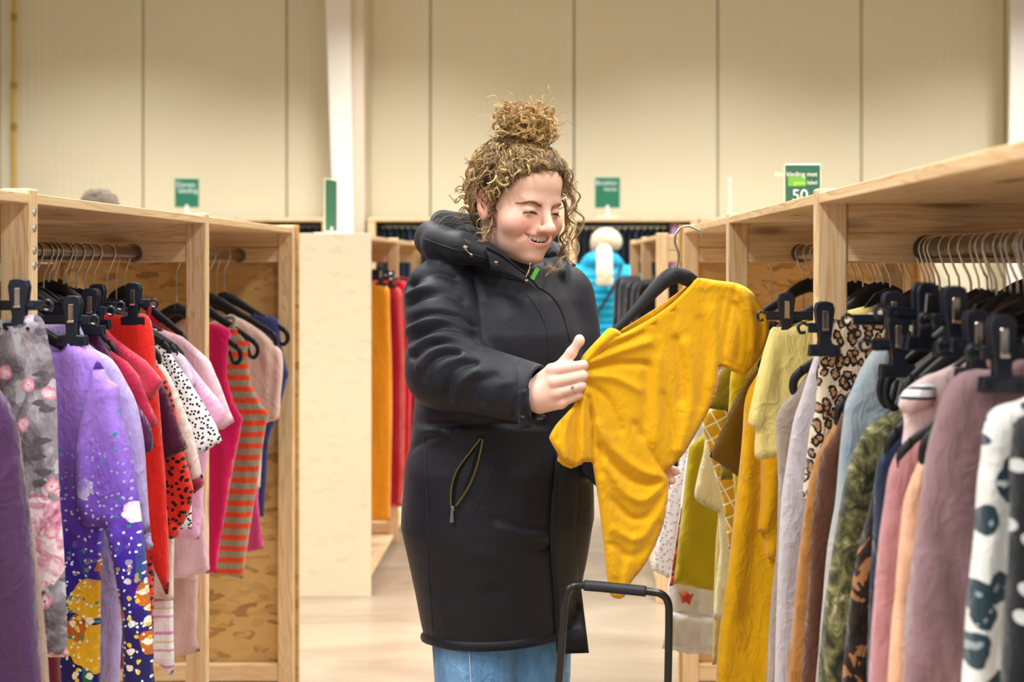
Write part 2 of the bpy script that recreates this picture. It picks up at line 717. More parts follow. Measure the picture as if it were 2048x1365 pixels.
def creases(p, cr):
    """sum of smooth ridges (amp>0 towards the camera) along segments (x0,z0,x1,z1,amp,width)"""
    w = np.zeros(len(p))
    for x0, z0, x1, z1, amp, wd in cr:
        a = np.array([x0, z0])
        d = np.array([x1 - x0, z1 - z0])
        L = d @ d + 1e-12
        t = np.clip(((p - a) @ d) / L, 0, 1)
        q = a + t[:, None] * d
        r2 = ((p - q) ** 2).sum(1)
        w += amp * np.exp(-r2 / (wd * wd)) * (0.35 + 0.65 * np.sin(np.pi * np.clip(t, 0.08, 0.92)))
    return w


def vfolds(p, amp, seed, n=5, top=None, wl=0.11):
    """hanging folds that fade in below the shoulders"""
    r = np.random.default_rng(seed)
    z1, z0 = p[:, 1].max(), p[:, 1].min()
    g = np.clip((z1 - p[:, 1]) / (z1 - z0 + 1e-9), 0, 1)
    g = 0.15 + 0.85 * g ** 0.8
    w = np.zeros(len(p))
    for k in range(n):
        k1 = 2 * math.pi / (wl * r.uniform(.6, 1.7))
        ph = r.uniform(0, 6.28)
        sl = r.uniform(-.25, .25)
        sn = np.sin(k1 * (p[:, 0] + sl * p[:, 1]) + ph + 0.8 * np.sin(5 * p[:, 1] + ph))
        w += r.uniform(.4, 1) * (.45 * sn + 1.1 * ((1 - np.abs(sn)) ** 1.6 - .4))
    # small irregular dents
    for k in range(10):
        cx, cz = r.uniform(p[:, 0].min(), p[:, 0].max()), r.uniform(z0, z1)
        s = r.uniform(.02, .06)
        w += r.uniform(-1, 1) * 0.8 * np.exp(-(((p[:, 0] - cx) / s) ** 2 + ((p[:, 1] - cz) / (s * 2.2)) ** 2))
    return amp * g * w / math.sqrt(n)


def sheet(poly, cell=0.009, T=0.012, R=0.03, disp=None, smooth=4, closed_spline=False, yfun=None, thin_top=None):
    """a garment lying in the xz plane: two cloth layers that meet along a traced outline"""
    poly = np.asarray(poly, float)
    a = poly
    b = np.roll(poly, -1, 0)
    mn = poly.min(0) - cell
    mx = poly.max(0) + cell
    nx = int(math.ceil((mx[0] - mn[0]) / cell)) + 1
    nz = int(math.ceil((mx[1] - mn[1]) / cell)) + 1
    gx, gz = np.meshgrid(mn[0] + np.arange(nx) * cell, mn[1] + np.arange(nz) * cell, indexing='ij')
    cc = np.stack([gx[:-1, :-1] + cell / 2, gz[:-1, :-1] + cell / 2], -1).reshape(-1, 2)
    keep = inside(cc, poly).reshape(nx - 1, nz - 1)
    cnt = np.zeros((nx, nz), int)
    cnt[:-1, :-1] += keep
    cnt[1:, :-1] += keep
    cnt[:-1, 1:] += keep
    cnt[1:, 1:] += keep
    used = cnt > 0
    bnd = used & (cnt < 4)
    idx = -np.ones((nx, nz), int)
    idx[used] = np.arange(used.sum())
    pts = np.stack([gx[used], gz[used]], -1)
    isb = bnd[used]
    d, near = seg_dist(pts, a, b)
    pts[isb] = near[isb]
    d[isb] = 0
    # relax the interior a little so the rim quads are even
    ci, cj = np.nonzero(keep)
    q = np.stack([idx[ci, cj], idx[ci + 1, cj], idx[ci + 1, cj + 1], idx[ci, cj + 1]], -1)
    for _ in range(smooth):
        s = np.zeros_like(pts)
        c = np.zeros(len(pts))
        for k in range(4):
            for m in (1, 3):
                np.add.at(s, q[:, k], pts[q[:, (k + m) % 4]])
                np.add.at(c, q[:, k], 1)
        av = s / c[:, None]
        mid = ~isb
        pts[mid] = pts[mid] * .4 + av[mid] * .6
    dd, _ = seg_dist(pts, a, b)
    dd[isb] = 0
    u = np.clip(dd / R, 0, 1)
    th = T * np.sqrt(np.clip(1 - (1 - u) ** 2, 0, 1))
    w = disp(pts) if disp is not None else np.zeros(len(pts))
    base = yfun(pts) if yfun is not None else 0.0
    front = np.stack([pts[:, 0], base - th - w, pts[:, 1]], -1)
    back = np.stack([pts[:, 0], base + th - w * .6, pts[:, 1]], -1)
    n = len(pts)
    bi = np.arange(n)
    # rim vertices are shared by the two layers
    bmap = np.where(isb, bi, 0)
    nb = np.cumsum(~isb) - 1 + n
    bmap = np.where(isb, bi, nb)
    v = np.concatenate([front, back[~isb]])
    f = [tuple(r) for r in q.tolist()] + [tuple(r) for r in bmap[q[:, ::-1]].tolist()]
    return v, f


def half_outline(side, rodx, Y, pts, scoop=0.03, per=4, hemdrop=0.0, neckw=0.07, spline=True):
    """visible silhouette in pixels -> whole outline, mirrored about the hanger, in metres from the rail"""
    l = []
    for p in pts:
        q = P(p[0], p[1], Y)
        l.append((abs(q[0] - rodx), q[2] - ROD_Z))
    if l[0][0] > neckw + 0.03:
        l.insert(0, (neckw, min(l[0][1] + (l[0][0] - neckw) * 0.5, -0.10)))
    l = np.array(l)
    if spline:
        l = catmull(l, per)
    zc = l[-1][1] - hemdrop
    c = np.array([[0.0, l[0][1] - scoop]])
    h = np.concatenate([c, l, [[0.0, zc]]])
    m = l[::-1] * np.array([-1, 1])
    return np.concatenate([h, m])


M_BLACK = plain('black_plastic', '#1b2230', 0.32, 0.5, vary=.1)
M_BLACK2 = plain('black_plastic_matt', '#14161c', 0.5, 0.4, vary=.1)
M_HOOK = metal('hook_steel', '#d6d2cc', 0.22)


def hook_path(drop):
    """open end behind, closed side towards +x; origin on the rail axis"""
    r = 0.0195
    pts = [(r * math.cos(math.radians(t)), r * math.sin(math.radians(t))) for t in range(185, -26, -15)]
    pts += [(0.0105, -0.028), (0.0035, -0.042), (0.0, -0.055), (0.0, -0.075 - drop)]
    p = catmull(np.array(pts), 2)
    return np.stack([p[:, 0], np.zeros(len(p)), p[:, 1]], -1)


def hook_mesh(drop=0.0):
    return MB().tube(hook_path(drop), 0.0021, 7).mesh('hook', M_HOOK, 'all')


def hanger_arm(s, drop, W=0.205, slope=0.58):
    """one arm of a moulded hanger with its curled end"""
    z0 = -0.078 - drop
    p = catmull([(0.0, 0, z0), (0.035 * s, 0, z0 - .012), (0.09 * s, 0, z0 - .045), (0.15 * s, 0, z0 - .045 - .06 * slope), ((W - .012) * s, 0, z0 - .045 - (W - .1) * slope)], 5)
    r = np.interp(np.linspace(0, 1, len(p)), [0, .2, .5, 1], [.019, .017, .012, .0085])
    m = MB()
    m.tube(p, r, 10, flat=((0, 1, 0), .45))
    e = p[-1]
    lp = catmull([e, e + np.array([.012 * s, 0, -.014]), e + np.array([.014 * s, 0, -.034]), e + np.array([.003 * s, 0, -.048]), e + np.array([-.010 * s, 0, -.044]), e + np.array([-.016 * s, 0, -.030]), e + np.array([-.022 * s, 0, -.012])], 4)
    m.tube(lp, np.interp(np.linspace(0, 1, len(lp)), [0, .5, 1], [.0085, .0065, .0045]), 8, flat=((0, 1, 0), .6))
    return m


HCACHE = {}


def hanger_meshes(drop):
    k = round(drop, 2)
    if k not in HCACHE:
        b = MB()
        for s in (-1, 1):
            a = hanger_arm(s, k)
            for v in [a]:
                b.add(np.concatenate(v.v), v.f)
        b.tube([(0, 0, -.066 - k), (0, 0, -.086 - k)], .0075, 10)
        HCACHE[k] = (hook_mesh(k), b.mesh('hanger_body', M_BLACK2, 'all'))
    return HCACHE[k]


def hanger(x, Y, side, label, drop=0.0, yaw=0.0, group=None, z=ROD_Z):
    """black moulded shirt hanger hooked over a rail"""
    root = empty('coat_hanger', (x, Y, z), (0, 0, yaw + (math.pi if side > 0 else 0)))
    h, b = hanger_meshes(drop)
    link('hook', h, root)
    link('hanger_body', b, root)
    tag(root, label, 'hanger', group)
    return root


def clip_part(parent, x, z, label=None):
    """sprung trouser clip: handle with a slot, steel spring, broad jaw"""
    m = MB()
    outer = [(-.013, .040), (-.016, .030), (-.013, .006), (-.0095, -.018), (-.0105, -.027), (-.024, -.028), (-.026, -.046), (.026, -.046), (.024, -.028), (.0105, -.027), (.0095, -.018), (.013, .006), (.016, .030), (.013, .040), (.006, .043), (-.006, .043)]
    m.prism(outer[::-1], -.010, -.004, .0015)
    m.prism(outer[::-1], .004, .010, .0015)
    m.box(-.007, .007, -.004, .004, -.02, .005)
    c = m.build('clip', M_BLACK, parent, (x, -0.001, z))
    s = MB().box(-.0048, .0048, -.0125, -.0095, -.004, .028, .001)
    s.tube([(-.0055, -.0105, -.003), (.0055, -.0105, -.003)], .003, 8)
    s.build('spring', M_HOOK, c)
    r = MB()
    for q in (-.017, .017):
        r.tube([(q, -.0098, -.037), (q, -.0118, -.037)], .003, 8)
    r.build('jaw_stud', M_BLACK2, c)
    return c


def clip_hanger(x, Y, side, label, clips, half, z_bar=-0.09, yaw=0.0, tilt=0.0):
    """trouser hanger: hook, bar with notched ends, sprung clips"""
    root = empty('clip_hanger', (x, Y, ROD_Z), (0, tilt, yaw))
    hk = link('hook', HC0, root, rot=(0, 0, math.pi if side > 0 else 0))
    m = MB()
    m.box(-half, half, -.0045, .0045, z_bar - .008, z_bar + .008, .001)
    m.box(-half + .01, half - .01, -.007, .007, z_bar - .0025, z_bar + .0025, .0005)
    for s in (-1, 1):   # notch hook at the end
        q = catmull([(half * s, 0, z_bar + .004), ((half + .009) * s, 0, z_bar + .008), ((half + .016) * s, 0, z_bar + .002), ((half + .013) * s, 0, z_bar - .008), ((half + .004) * s, 0, z_bar - .007)], 3)
        m.tube(q, .003, 6)
    m.build('bar', M_BLACK, root)
    b = MB()
    zt = -.072
    b.prism([(-.008, zt), (.008, zt), (.03, zt - .01), (.06, z_bar + .003), (-.06, z_bar + .003), (-.03, zt - .01)][::-1], -.006, .006, .001)
    b.build('neck', M_BLACK, root)
    for c in clips:
        clip_part(root, c, z_bar)
    tag(root, label, 'hanger')
    return root


HC0 = hook_mesh(0.0)


# ------------------------------------------------------------------ printed cloth
def pat_begin(name, rough=.85):
    n = NT(name, rough, .15)
    return n, n.coord((1, 1, 1))


def pat_dots(name, base, dot, scale, r, r2=None, spread=1.0):
    n, co = pat_begin(name)
    v = n.voro(n.c2(scale, scale), 1.0, rnd=spread, dims='2D')
    w = n.noise(co, scale * 1.3, 1)
    d = n.math('ADD', v.outputs['Distance'], n.math('MULTIPLY', n.math('SUBTRACT', w.outputs['Fac'], .5), .18))
    m = n.math('LESS_THAN', d, r)
    n.color(n.mix(m, lin(base), lin(dot)))
    fabric_finish(n, co)
    return n.m


def pat_stripes(name, cols, pitch, wob=0.004, vertical=False):
    """cols: list of (fraction, colour)"""
    n, co = pat_begin(name)
    s = n.sep(co)
    w = n.noise(co, 6, 1)
    z = n.math('ADD', s[0] if vertical else s[2], n.math('MULTIPLY', w.outputs['Fac'], wob))
    f = n.math('FRACT', n.math('DIVIDE', z, pitch))
    n.color(n.ramp(f, [(a, lin(c)) for a, c in cols], 'CONSTANT'))
    fabric_finish(n, co)
    return n.m


def pat_leopard(name, base, ring, core, scale, lo=.2, hi=.46):
    n, co = pat_begin(name)
    cv = n.c2(scale, scale * .8)
    v = n.voro(n.c2(scale, scale * .8, 0.0, .8), 1.0, dims='2D')
    brk = n.noise(cv, 2.4, 1)
    c = n.ramp(v.outputs['Distance'], [(0, lin(core)), (lo, lin(ring)), (hi, lin(base))], 'CONSTANT')
    n.color(n.mix(n.math('GREATER_THAN', brk.outputs['Fac'], .68), c, lin(base)))
    fabric_finish(n, co, .4)
    return n.m


def pat_mottle(name, cols, scale, dist=1.0, stretch=(1, 1, 1), hard=False, detail=4):
    n, co = pat_begin(name)
    v = n.noise(n.coord(stretch), scale, detail, .6, dist)
    k = len(cols)
    st = [(.28 + .44 * i / (k - 1), lin(c)) for i, c in enumerate(cols)]
    n.color(n.ramp(v.outputs['Fac'], st, 'CONSTANT' if hard else 'LINEAR'))
    fabric_finish(n, co)
    return n.m


def blobs(n, scale, r, wob=.25, stretch=(1, 1, 1), keep=.5, off=0.0):
    """mask of scattered blobs"""
    cv = n.c2(scale * stretch[0], scale * stretch[2], off)
    w = n.noise(cv, 2.2, 2)
    v = n.voro(cv, 1.0, dims='2D')
    d = n.math('ADD', v.outputs['Distance'], n.math('MULTIPLY', n.math('SUBTRACT', w.outputs['Fac'], .5), wob))
    sp = n.n('ShaderNodeSeparateColor')
    n.t.links.new(v.outputs['Color'], sp.inputs[0])
    k = n.math('LESS_THAN', sp.outputs[0], keep)
    return n.math('MULTIPLY', n.math('LESS_THAN', d, r), k), d


def pat_floral(name):
    n, co = pat_begin(name)
    a = n.noise(n.coord((1, .3, 1)), 16, 4, .6, 1.2)
    c = n.ramp(a.outputs['Fac'], [(.30, lin('#4c4650')), (.46, lin('#746c76')), (.60, lin('#9d97a2')), (.74, lin('#c5c0c6'))])
    m, d = blobs(n, 30, .36, .7, (1.4, 1, .7), .5, 3.1)
    c = n.mix(m, c, lin('#b4b6c0'))
    m, d = blobs(n, 36, .30, .7, (.7, 1, 1.4), .4, 5.7)
    c = n.mix(m, c, lin('#5a5560'))
    m, d = blobs(n, 10, .44, .9, keep=.5, off=1.7)
    pet = n.noise(n.c2(26, 26, 2.0, .6), 1.3, 3, .6, 1.0)
    c = n.mix(m, c, n.ramp(pet.outputs['Fac'], [(.30, lin('#9c4e74')), (.44, lin('#d79ab4')), (.55, lin('#f3dde5')), (.7, lin('#efe6ea'))]))
    m, d = blobs(n, 27, .30, .35, keep=.42, off=9.0)
    c = n.mix(m, c, n.ramp(d, [(0, lin('#a8375f')), (.08, lin('#f7dde6')), (.28, lin('#d5809f'))]))
    n.color(c)
    fabric_finish(n, co, .3)
    return n.m


def pat_painted(name):
    """violet sweatshirt printed with daffodils and paint splashes"""
    n, co = pat_begin(name, .7)
    z = n.sep(co)[2]
    a = n.noise(n.coord((1, .3, 1)), 7, 3, .55, .5)
    t = n.math('ADD', z, n.math('MULTIPLY', n.math('SUBTRACT', a.outputs['Fac'], .5), .22))
    c = n.ramp(step01(n, t, -.95, -.15), [(0.0, lin('#14264a')), (.30, lin('#221a5c')), (.52, lin('#3a1f9a')), (.62, lin('#6d45c2')), (.75, lin('#9670d8')), (1.0, lin('#a583de'))])
    low = step01(n, t, -.50, -.62)
    g, _ = blobs(n, 11, .30, .7, (2.6, 1, .4), .35, 5.0)
    c = n.mix(n.math('MULTIPLY', g, low), c, lin('#1f6b52'))
    for sc, r, keep, col, off, lo, hi in ((8, .36, .5, '#e3ab1e', 2.2, -.50, -.58), (13, .28, .3, '#b9651d', 7.3, -.42, -.50), (12, .22, .3, '#e9e6f0', 11.0, -.38, -.46),
                                          (38, .24, .4, '#f2e9d8', 4.4, -.50, -.64), (60, .24, .4, '#e8c63a', 6.1, -.50, -.66), (90, .2, .5, '#d9ecf5', 8.8, -.34, -.5), (44, .14, .2, '#1d8f96', 3.3, -.22, -.32)):
        m, _ = blobs(n, sc, r, .5, keep=keep, off=off)
        c = n.mix(n.math('MULTIPLY', m, step01(n, t, lo, hi)), c, lin(col))
    n.color(c)
    fabric_finish(n, co, .15)
    return n.m


def pat_check(name, base, line, pitch, w):
    n, co = pat_begin(name)
    s = n.sep(n.coord((1, 1, 1), rot=(0, .5, 0)))
    m = None
    for q in (s[0], s[2]):
        f = n.math('LESS_THAN', n.math('FRACT', n.math('DIVIDE', q, pitch)), w)
        m = f if m is None else n.math('MAXIMUM', m, f)
    n.color(n.mix(m, lin(base), lin(line)))
    fabric_finish(n, co)
    return n.m


# ------------------------------------------------------------------ hanging one garment
GSEED = [100]


def garment(side, name, cat, label, Y, pts, mat, T=.009, fold=.009, scoop=.03, cell=.009, hemdrop=0.0, rodx=None, spline=True,
            hang='shirt', hlabel=None, drop=None, wl=.11, parts=(), cr=(), group=None, clips=None, R=.014, neckw=.07, collar=None, yaw=0.0):
    GSEED[0] += 1
    seed = GSEED[0]
    rx = rodx if rodx is not None else (ROD_L if side < 0 else ROD_R)
    poly = half_outline(side, rx, Y, pts, scoop, hemdrop=hemdrop, spline=spline, neckw=neckw)
    sg = 1 if side < 0 else -1

    def loc(p):
        q = P(p[0], p[1], Y)
        return (q[0] - rx, q[2] - ROD_Z)
    crl = []
    for c in cr:
        a, b = loc(c[:2]), loc(c[2:4])
        crl.append((*a, *b, c[4], c[5]))

    def dsp(p):
        w = vfolds(p, fold, seed, wl=wl)
        if crl:
            w = w + creases(p, crl)
        return w
    v, f = sheet(poly, cell, T, R, dsp)
    mb = MB().add(v, f)
    base = (rx, Y, ROD_Z)
    multi = bool(parts) or collar is not None
    if multi:
        root = empty(name, base, (0, 0, yaw))
        mb.build('body', mat, root, smooth='all')
    else:
        root = mb.build(name, mat, None, base, smooth='all', rot=(0, 0, yaw))
    if collar is not None:   # ribbed neckband along the scoop
        l = poly[1]
        zc = poly[0][1]
        q = catmull([(-l[0], -.004, l[1]), (-l[0] * .6, -T - .004, zc * .7 + l[1] * .3 - .006), (0, -T - .006, zc), (l[0] * .6, -T - .004, zc * .7 + l[1] * .3 - .006), (l[0], -.004, l[1]), (l[0] * .5, T + .002, l[1] + .006), (-l[0] * .5, T + .002, l[1] + .006)], 5, True)
        MB().tube(q, .006, 7, closed=True).build('neckband', collar, root, smooth='all')
    for pt in parts:
        pname, ppts, pmat, dy, pT = pt[:5]
        o = {}
        if len(pt) > 5:
            o = pt[5]
        for mir in ((1, -1) if o.get('mirror', True) else (1,)):
            pl = np.array([loc(p) for p in ppts])
            pl = catmull(pl, 4, True) if o.get('spline', True) else pl
            pl[:, 0] *= mir
            sd = seed * 7 + (3 if mir > 0 else 5)
            pcr = [(*loc(c[:2]), *loc(c[2:4]), c[4], c[5]) for c in o.get('cr', ())]
            if mir < 0:
                pcr = []
            v, f = sheet(pl, o.get('cell', cell), pT, o.get('R', R), lambda p: vfolds(p, o.get('fold', fold), sd, wl=o.get('wl', wl)) + creases(p, pcr), yfun=lambda p: np.full(len(p), dy))
            MB().add(v, f).build(pname, pmat, root, smooth='all')
    tag(root, label, cat, group)
    zn = poly[1][1]
    if hang == 'shirt':
        dr = drop if drop is not None else max(0.0, min(.13, -0.118 - zn))
        xs_ = max(abs(q[0]) for q in poly if q[1] > zn - .13)
        short = ' '.join(label.split()[:8])
        ho_ = hanger(rx, Y, side, hlabel or ('black plastic hanger holding the ' + short), dr, yaw)
        ho_.scale = (max(.55, min(1.0, (xs_ - (.012 if 'tank' not in name else -.03)) / .215)), 1, 1)
    elif hang == 'clip':
        ztop = max(p[1] for p in poly)
        cx = [abs(loc((c, 0))[0]) for c in clips[:1]][0]
        half = abs(loc((clips[1], 0))[0])
        zb = loc((0, clips[2]))[1]
        clip_hanger(rx, Y, side, hlabel or ('black clip hanger gripping the ' + ' '.join(label.split()[:8])), (-cx, cx), half, zb, yaw)
    return root
# ------------------------------------------------------------------ clothes on the left rack
def L(*a, **k):
    return garment(-1, *a, **k)


fb = fabric
L('knit_cardigan', 'cardigan', 'dark purple knitted cardigan cut off by the left edge', 2.06,
  [(-60, 745), (0, 786), (29, 838), (44, 941), (58, 1036), (72, 1207), (82, 1365), (88, 1440)], fb('knit_plum', '#4a2c56', .95, .4), T=.016, fold=.012)
L('knit_sweater', 'sweater', 'beige heather knitted sweater behind the dark purple cardigan', 2.14,
  [(-40, 745), (10, 800), (36, 860), (50, 960), (66, 1070), (83, 1207), (98, 1365), (102, 1430)], fb('knit_beige', '#9a8274', .95, .4), T=.014)
L('floral_dress', 'dress', 'grey sheer dress with pink roses hanging from a clip', 2.235,
  [(10, 640), (60, 628), (86, 640), (98, 690), (110, 745), (114, 824), (117, 930), (121, 1010), (127, 1104), (131, 1207), (135, 1316)], pat_floral('floral_print'),
  T=.012, fold=.006, hang='clip', clips=(40, 84, 611), scoop=.0, neckw=.0)
L('red_skirt', 'skirt', 'dark red skirt showing below the floral dress hem', 2.33,
  [(90, 760), (105, 900), (112, 1100), (118, 1300), (126, 1420)], fb('wine_red', '#5c1426'), fold=.008, drop=None)
L('lilac_sweatshirt', 'sweatshirt', 'violet hooded sweatshirt printed with yellow daffodils and paint splashes', 2.47,
  [(104, 700), (132, 680), (176, 695), (205, 721), (216, 800), (212, 960), (206, 1080), (202, 1172), (200, 1300), (202, 1440)], pat_painted('painted_print'),
  T=.016, fold=.008, hang='clip', clips=(146, 178, 640), scoop=.012, neckw=.02,
  parts=[('sleeve', [(203, 719), (229, 757), (246, 771), (253, 824), (264, 870), (276, 930), (294, 1053), (308, 1190), (316, 1310), (322, 1480), (256, 1480), (252, 1330), (250, 1230), (238, 1138), (216, 1056), (172, 1046), (161, 960), (164, 880), (176, 820), (190, 765)], bpy.data.materials['painted_print'], -.024, .02,
          {'fold': .006, 'cr': [(168, 1040, 230, 1052, -.010, .014), (235, 1060, 275, 1250, .008, .02), (230, 780, 262, 960, .007, .014), (200, 800, 190, 1000, -.005, .02)]})],
  cr=[(172, 720, 165, 900, .010, .03), (150, 760, 140, 960, -.008, .03)])
L('lavender_shirt', 'shirt', 'pale lavender long sleeved shirt behind the violet painted sweatshirt', 2.59,
  [(100, 648), (150, 640), (179, 690), (223, 718), (249, 759), (270, 800), (281, 841), (290, 897), (295, 975), (303, 1080), (310, 1091), (292, 1100), (270, 1010), (256, 1100), (246, 1240), (240, 1420)], fb('lavender', '#b7a6dc'), T=.012,
  collar=fb('lavender_rib', '#d6c9e6'))
L('plum_blouse', 'blouse', 'purple plum short sleeved blouse under the crimson tops', 2.66,
  [(180, 640), (215, 700), (262, 790), (300, 850), (309, 893), (292, 911), (276, 900), (268, 1000), (268, 1300)], fb('plum', '#4f1c49'), drop=None, spline=False)
L('crimson_shirt', 't-shirt', 'deep crimson short sleeved t-shirt beside the lavender shirt', 2.72,
  [(172, 665), (190, 684), (223, 702), (255, 724), (279, 753), (294, 794), (316, 847), (297, 864), (280, 850), (272, 1000), (270, 1340)], fb('crimson', '#b01f46'),
  collar=fb('crimson', '#b01f46'), cr=[(230, 720, 285, 800, .006, .02)], spline=False)
L('rose_shirt', 't-shirt', 'rose red short sleeved t-shirt with a wide pointed sleeve', 2.80,
  [(172, 632), (205, 651), (231, 677), (262, 700), (293, 722), (328, 764), (302, 805), (288, 800), (285, 1000), (285, 1300)], fb('rose', '#c93a55'),
  cr=[(240, 690, 300, 770, .006, .02), (265, 730, 310, 780, -.005, .012)], spline=False)
L('red_trousers', 'trousers', 'bright red trousers hanging from a clip with a pointed hem', 2.885,
  [(250, 632), (281, 626), (302, 643), (311, 712), (322, 850), (332, 1000), (337, 1110), (336, 1190), (318, 1160), (300, 1110)], fb('signal_red', '#e0281e'),
  T=.01, hang='clip', clips=(268, 300, 607), scoop=0, neckw=.0, cr=[(285, 660, 300, 800, .006, .015)])
L('burgundy_shirt', 't-shirt', 'dark burgundy short sleeved t-shirt over the red dotted blouse', 2.94,
  [(215, 665), (262, 700), (310, 745), (335, 786), (350, 830), (376, 897), (300, 938), (290, 930), (290, 1100), (290, 1200)], fb('burgundy', '#4a1030'), cr=[(320, 800, 345, 900, .006, .02)], T=.009, spline=False)
DOT_RED = pat_dots('dots_on_red', '#dc2b1c', '#1d1210', 78, .30)
L('dotted_blouse', 'blouse', 'red blouse with black dots and a gathered puff sleeve', 3.0,
  [(262, 690), (280, 700), (299, 716), (322, 741), (338, 773), (350, 815), (357, 850), (368, 905), (378, 947), (386, 985), (376, 1030), (358, 1056), (337, 1062), (322, 1040), (312, 1050), (308, 1200), (308, 1280)], DOT_RED, T=.018, fold=.008, cell=.008,
  parts=[('cuff', [(331, 1048), (356, 1040), (361, 1067), (338, 1078)], DOT_RED, -.006, .02, {'R': .012, 'fold': .004, 'wl': .012})])
L('cream_longsleeve', 'top', 'cream long sleeved top with a maroon cuff', 3.06,
  [(290, 690), (312, 712), (338, 750), (357, 790), (373, 834), (390, 882), (403, 947), (384, 966), (372, 940), (358, 900), (350, 1000), (348, 1200)], fb('cream_pink', '#ead9cf'),
  parts=[('cuff', [(382, 964), (404, 945), (410, 970), (386, 990)], fb('maroon', '#8c1f3c'), -.001, .014, {'R': .012, 'spline': False})])
L('striped_tunic', 'tunic', 'white tunic with pink and beige stripes hanging low under the red trousers', 3.09,
  [(290, 760), (330, 840), (340, 1000), (345, 1150), (348, 1290), (346, 1352), (330, 1345), (318, 1330)],
  pat_stripes('stripes_pink_white', [(0, '#efe6ec'), (.2, '#d9a8c4'), (.28, '#f2ecf0'), (.45, '#dcd0b4'), (.52, '#f0e8ee'), (.7, '#cf93b6'), (.8, '#e9dfe8')], .075), drop=None)
L('dotted_white_blouse', 'blouse', 'white blouse with small black dots on its sleeve', 3.14,
  [(290, 668), (312, 686), (338, 699), (357, 732), (377, 760), (402, 799), (431, 850), (444, 884), (402, 908), (388, 900), (384, 1000), (384, 1060)], pat_dots('dots_on_white', '#f1edf0', '#1b1a26', 105, .27),
  collar=fb('white_cloth', '#ece8ee'), cell=.008, spline=False)
L('lilac_shirt', 't-shirt', 'pale lilac t-shirt between the white dotted blouse and the pink one', 3.2,
  [(294, 668), (330, 688), (352, 702), (370, 716), (384, 750), (392, 775), (374, 790), (366, 900), (366, 1000)], fb('pale_lilac', '#dfcbe0'))
L('pink_shirt', 't-shirt', 'candy pink t-shirt with a rolled sleeve', 3.26,
  [(290, 658), (310, 668), (354, 694), (380, 728), (409, 766), (435, 797), (449, 818), (452, 836), (436, 866), (424, 862), (408, 960), (402, 1040), (398, 1080)], fb('candy_pink', '#eeb0d3'), T=.015, spline=False)
L('pale_pink_shirt', 't-shirt', 'pale pink t-shirt with its sleeve in front of the post', 3.36,
  [(296, 646), (322, 658), (364, 673), (399, 702), (420, 722), (438, 764), (457, 815), (469, 844), (444, 861), (424, 858), (408, 940), (406, 1002), (414, 1104), (422, 1146), (360, 1158)], fb('pale_pink', '#eac5d0'), spline=False, cell=.008,
  cr=[(405, 715, 445, 820, .005, .015), (390, 900, 395, 1130, -.006, .02)])
L('beige_leggings', 'leggings', 'pinkish beige leggings hanging low beside the wooden post', 3.43,
  [(340, 700), (370, 800), (392, 1000), (396, 1159), (393, 1275), (400, 1303), (350, 1320)], fb('pink_beige', '#d8b3ad'), spline=False, drop=None, hang='shirt')
L('crimson_scoop_top', 'top', 'crimson scoop neck top on a hanger left of the post', 3.5,
  [(300, 618), (322, 650), (350, 672), (372, 690), (388, 740), (390, 900)], fb('crimson_scoop', '#b3143a'), scoop=.07, neckw=.075, collar=fb('crimson_scoop', '#b3143a'))

# bay behind the second post: sleeveless tops whose hangers show
L('pink_tank_top', 'tank top', 'hot pink sleeveless tank top just behind the post', 3.98,
  [(420, 645), (437, 648), (465, 661), (458, 689), (454, 753), (467, 803), (486, 837), (480, 870), (467, 931), (453, 1019), (440, 1087), (433, 1147), (400, 1152)], fb('hot_pink', '#d5145f'), scoop=.09, spline=False, neckw=.1,
  cr=[(440, 680, 452, 900, .006, .02), (460, 850, 440, 1080, .006, .02)], hlabel='black hanger with hooked end carrying the hot pink tank top')
STR = pat_stripes('stripes_orange_grey', [(0, '#dd4a22'), (.47, '#96917c')], .0345, .003)
L('striped_tank_top', 'tank top', 'orange and grey striped sleeveless tank top', 4.22,
  [(470, 640), (482, 665), (500, 690), (497, 728), (503, 770), (522, 808), (539, 828), (532, 850), (522, 915), (512, 985), (501, 1053), (486, 1158), (420, 1150)], STR, scoop=.09, spline=False, neckw=.1, collar=fb('grey_rib', '#8e8b78'),
  cr=[(505, 850, 470, 1140, .008, .02), (480, 800, 450, 1100, -.006, .02)])
L('peach_blouse', 'blouse', 'pale peach blouse with short ruched sleeves near the rack end', 4.36,
  [(500, 645), (530, 668), (549, 688), (564, 706), (566, 741), (562, 786), (557, 838), (534, 846), (526, 880), (520, 980)], fb('pale_peach', '#e6c6bb'), T=.018,
  cr=[(548, 690, 545, 830, -.008, .012), (530, 700, 545, 740, .006, .012)])
L('pink_vest_top', 'vest', 'pink vest top whose hem shows beside the striped tank top', 4.46,
  [(510, 650), (528, 680), (532, 760), (520, 850), (516, 1000), (528, 1098), (480, 1110)], fb('dusty_hot_pink', '#cf4a80'), spline=False)
L('navy_tank_top', 'tank top', 'navy blue sleeveless top last on the left rail', 4.56,
  [(530, 632), (540, 630), (558, 640), (562, 690), (578, 750), (564, 802), (538, 882), (533, 960), (527, 1034), (490, 1040)], fb('navy_top', '#3c3f74'), spline=False, scoop=.08, neckw=.1)
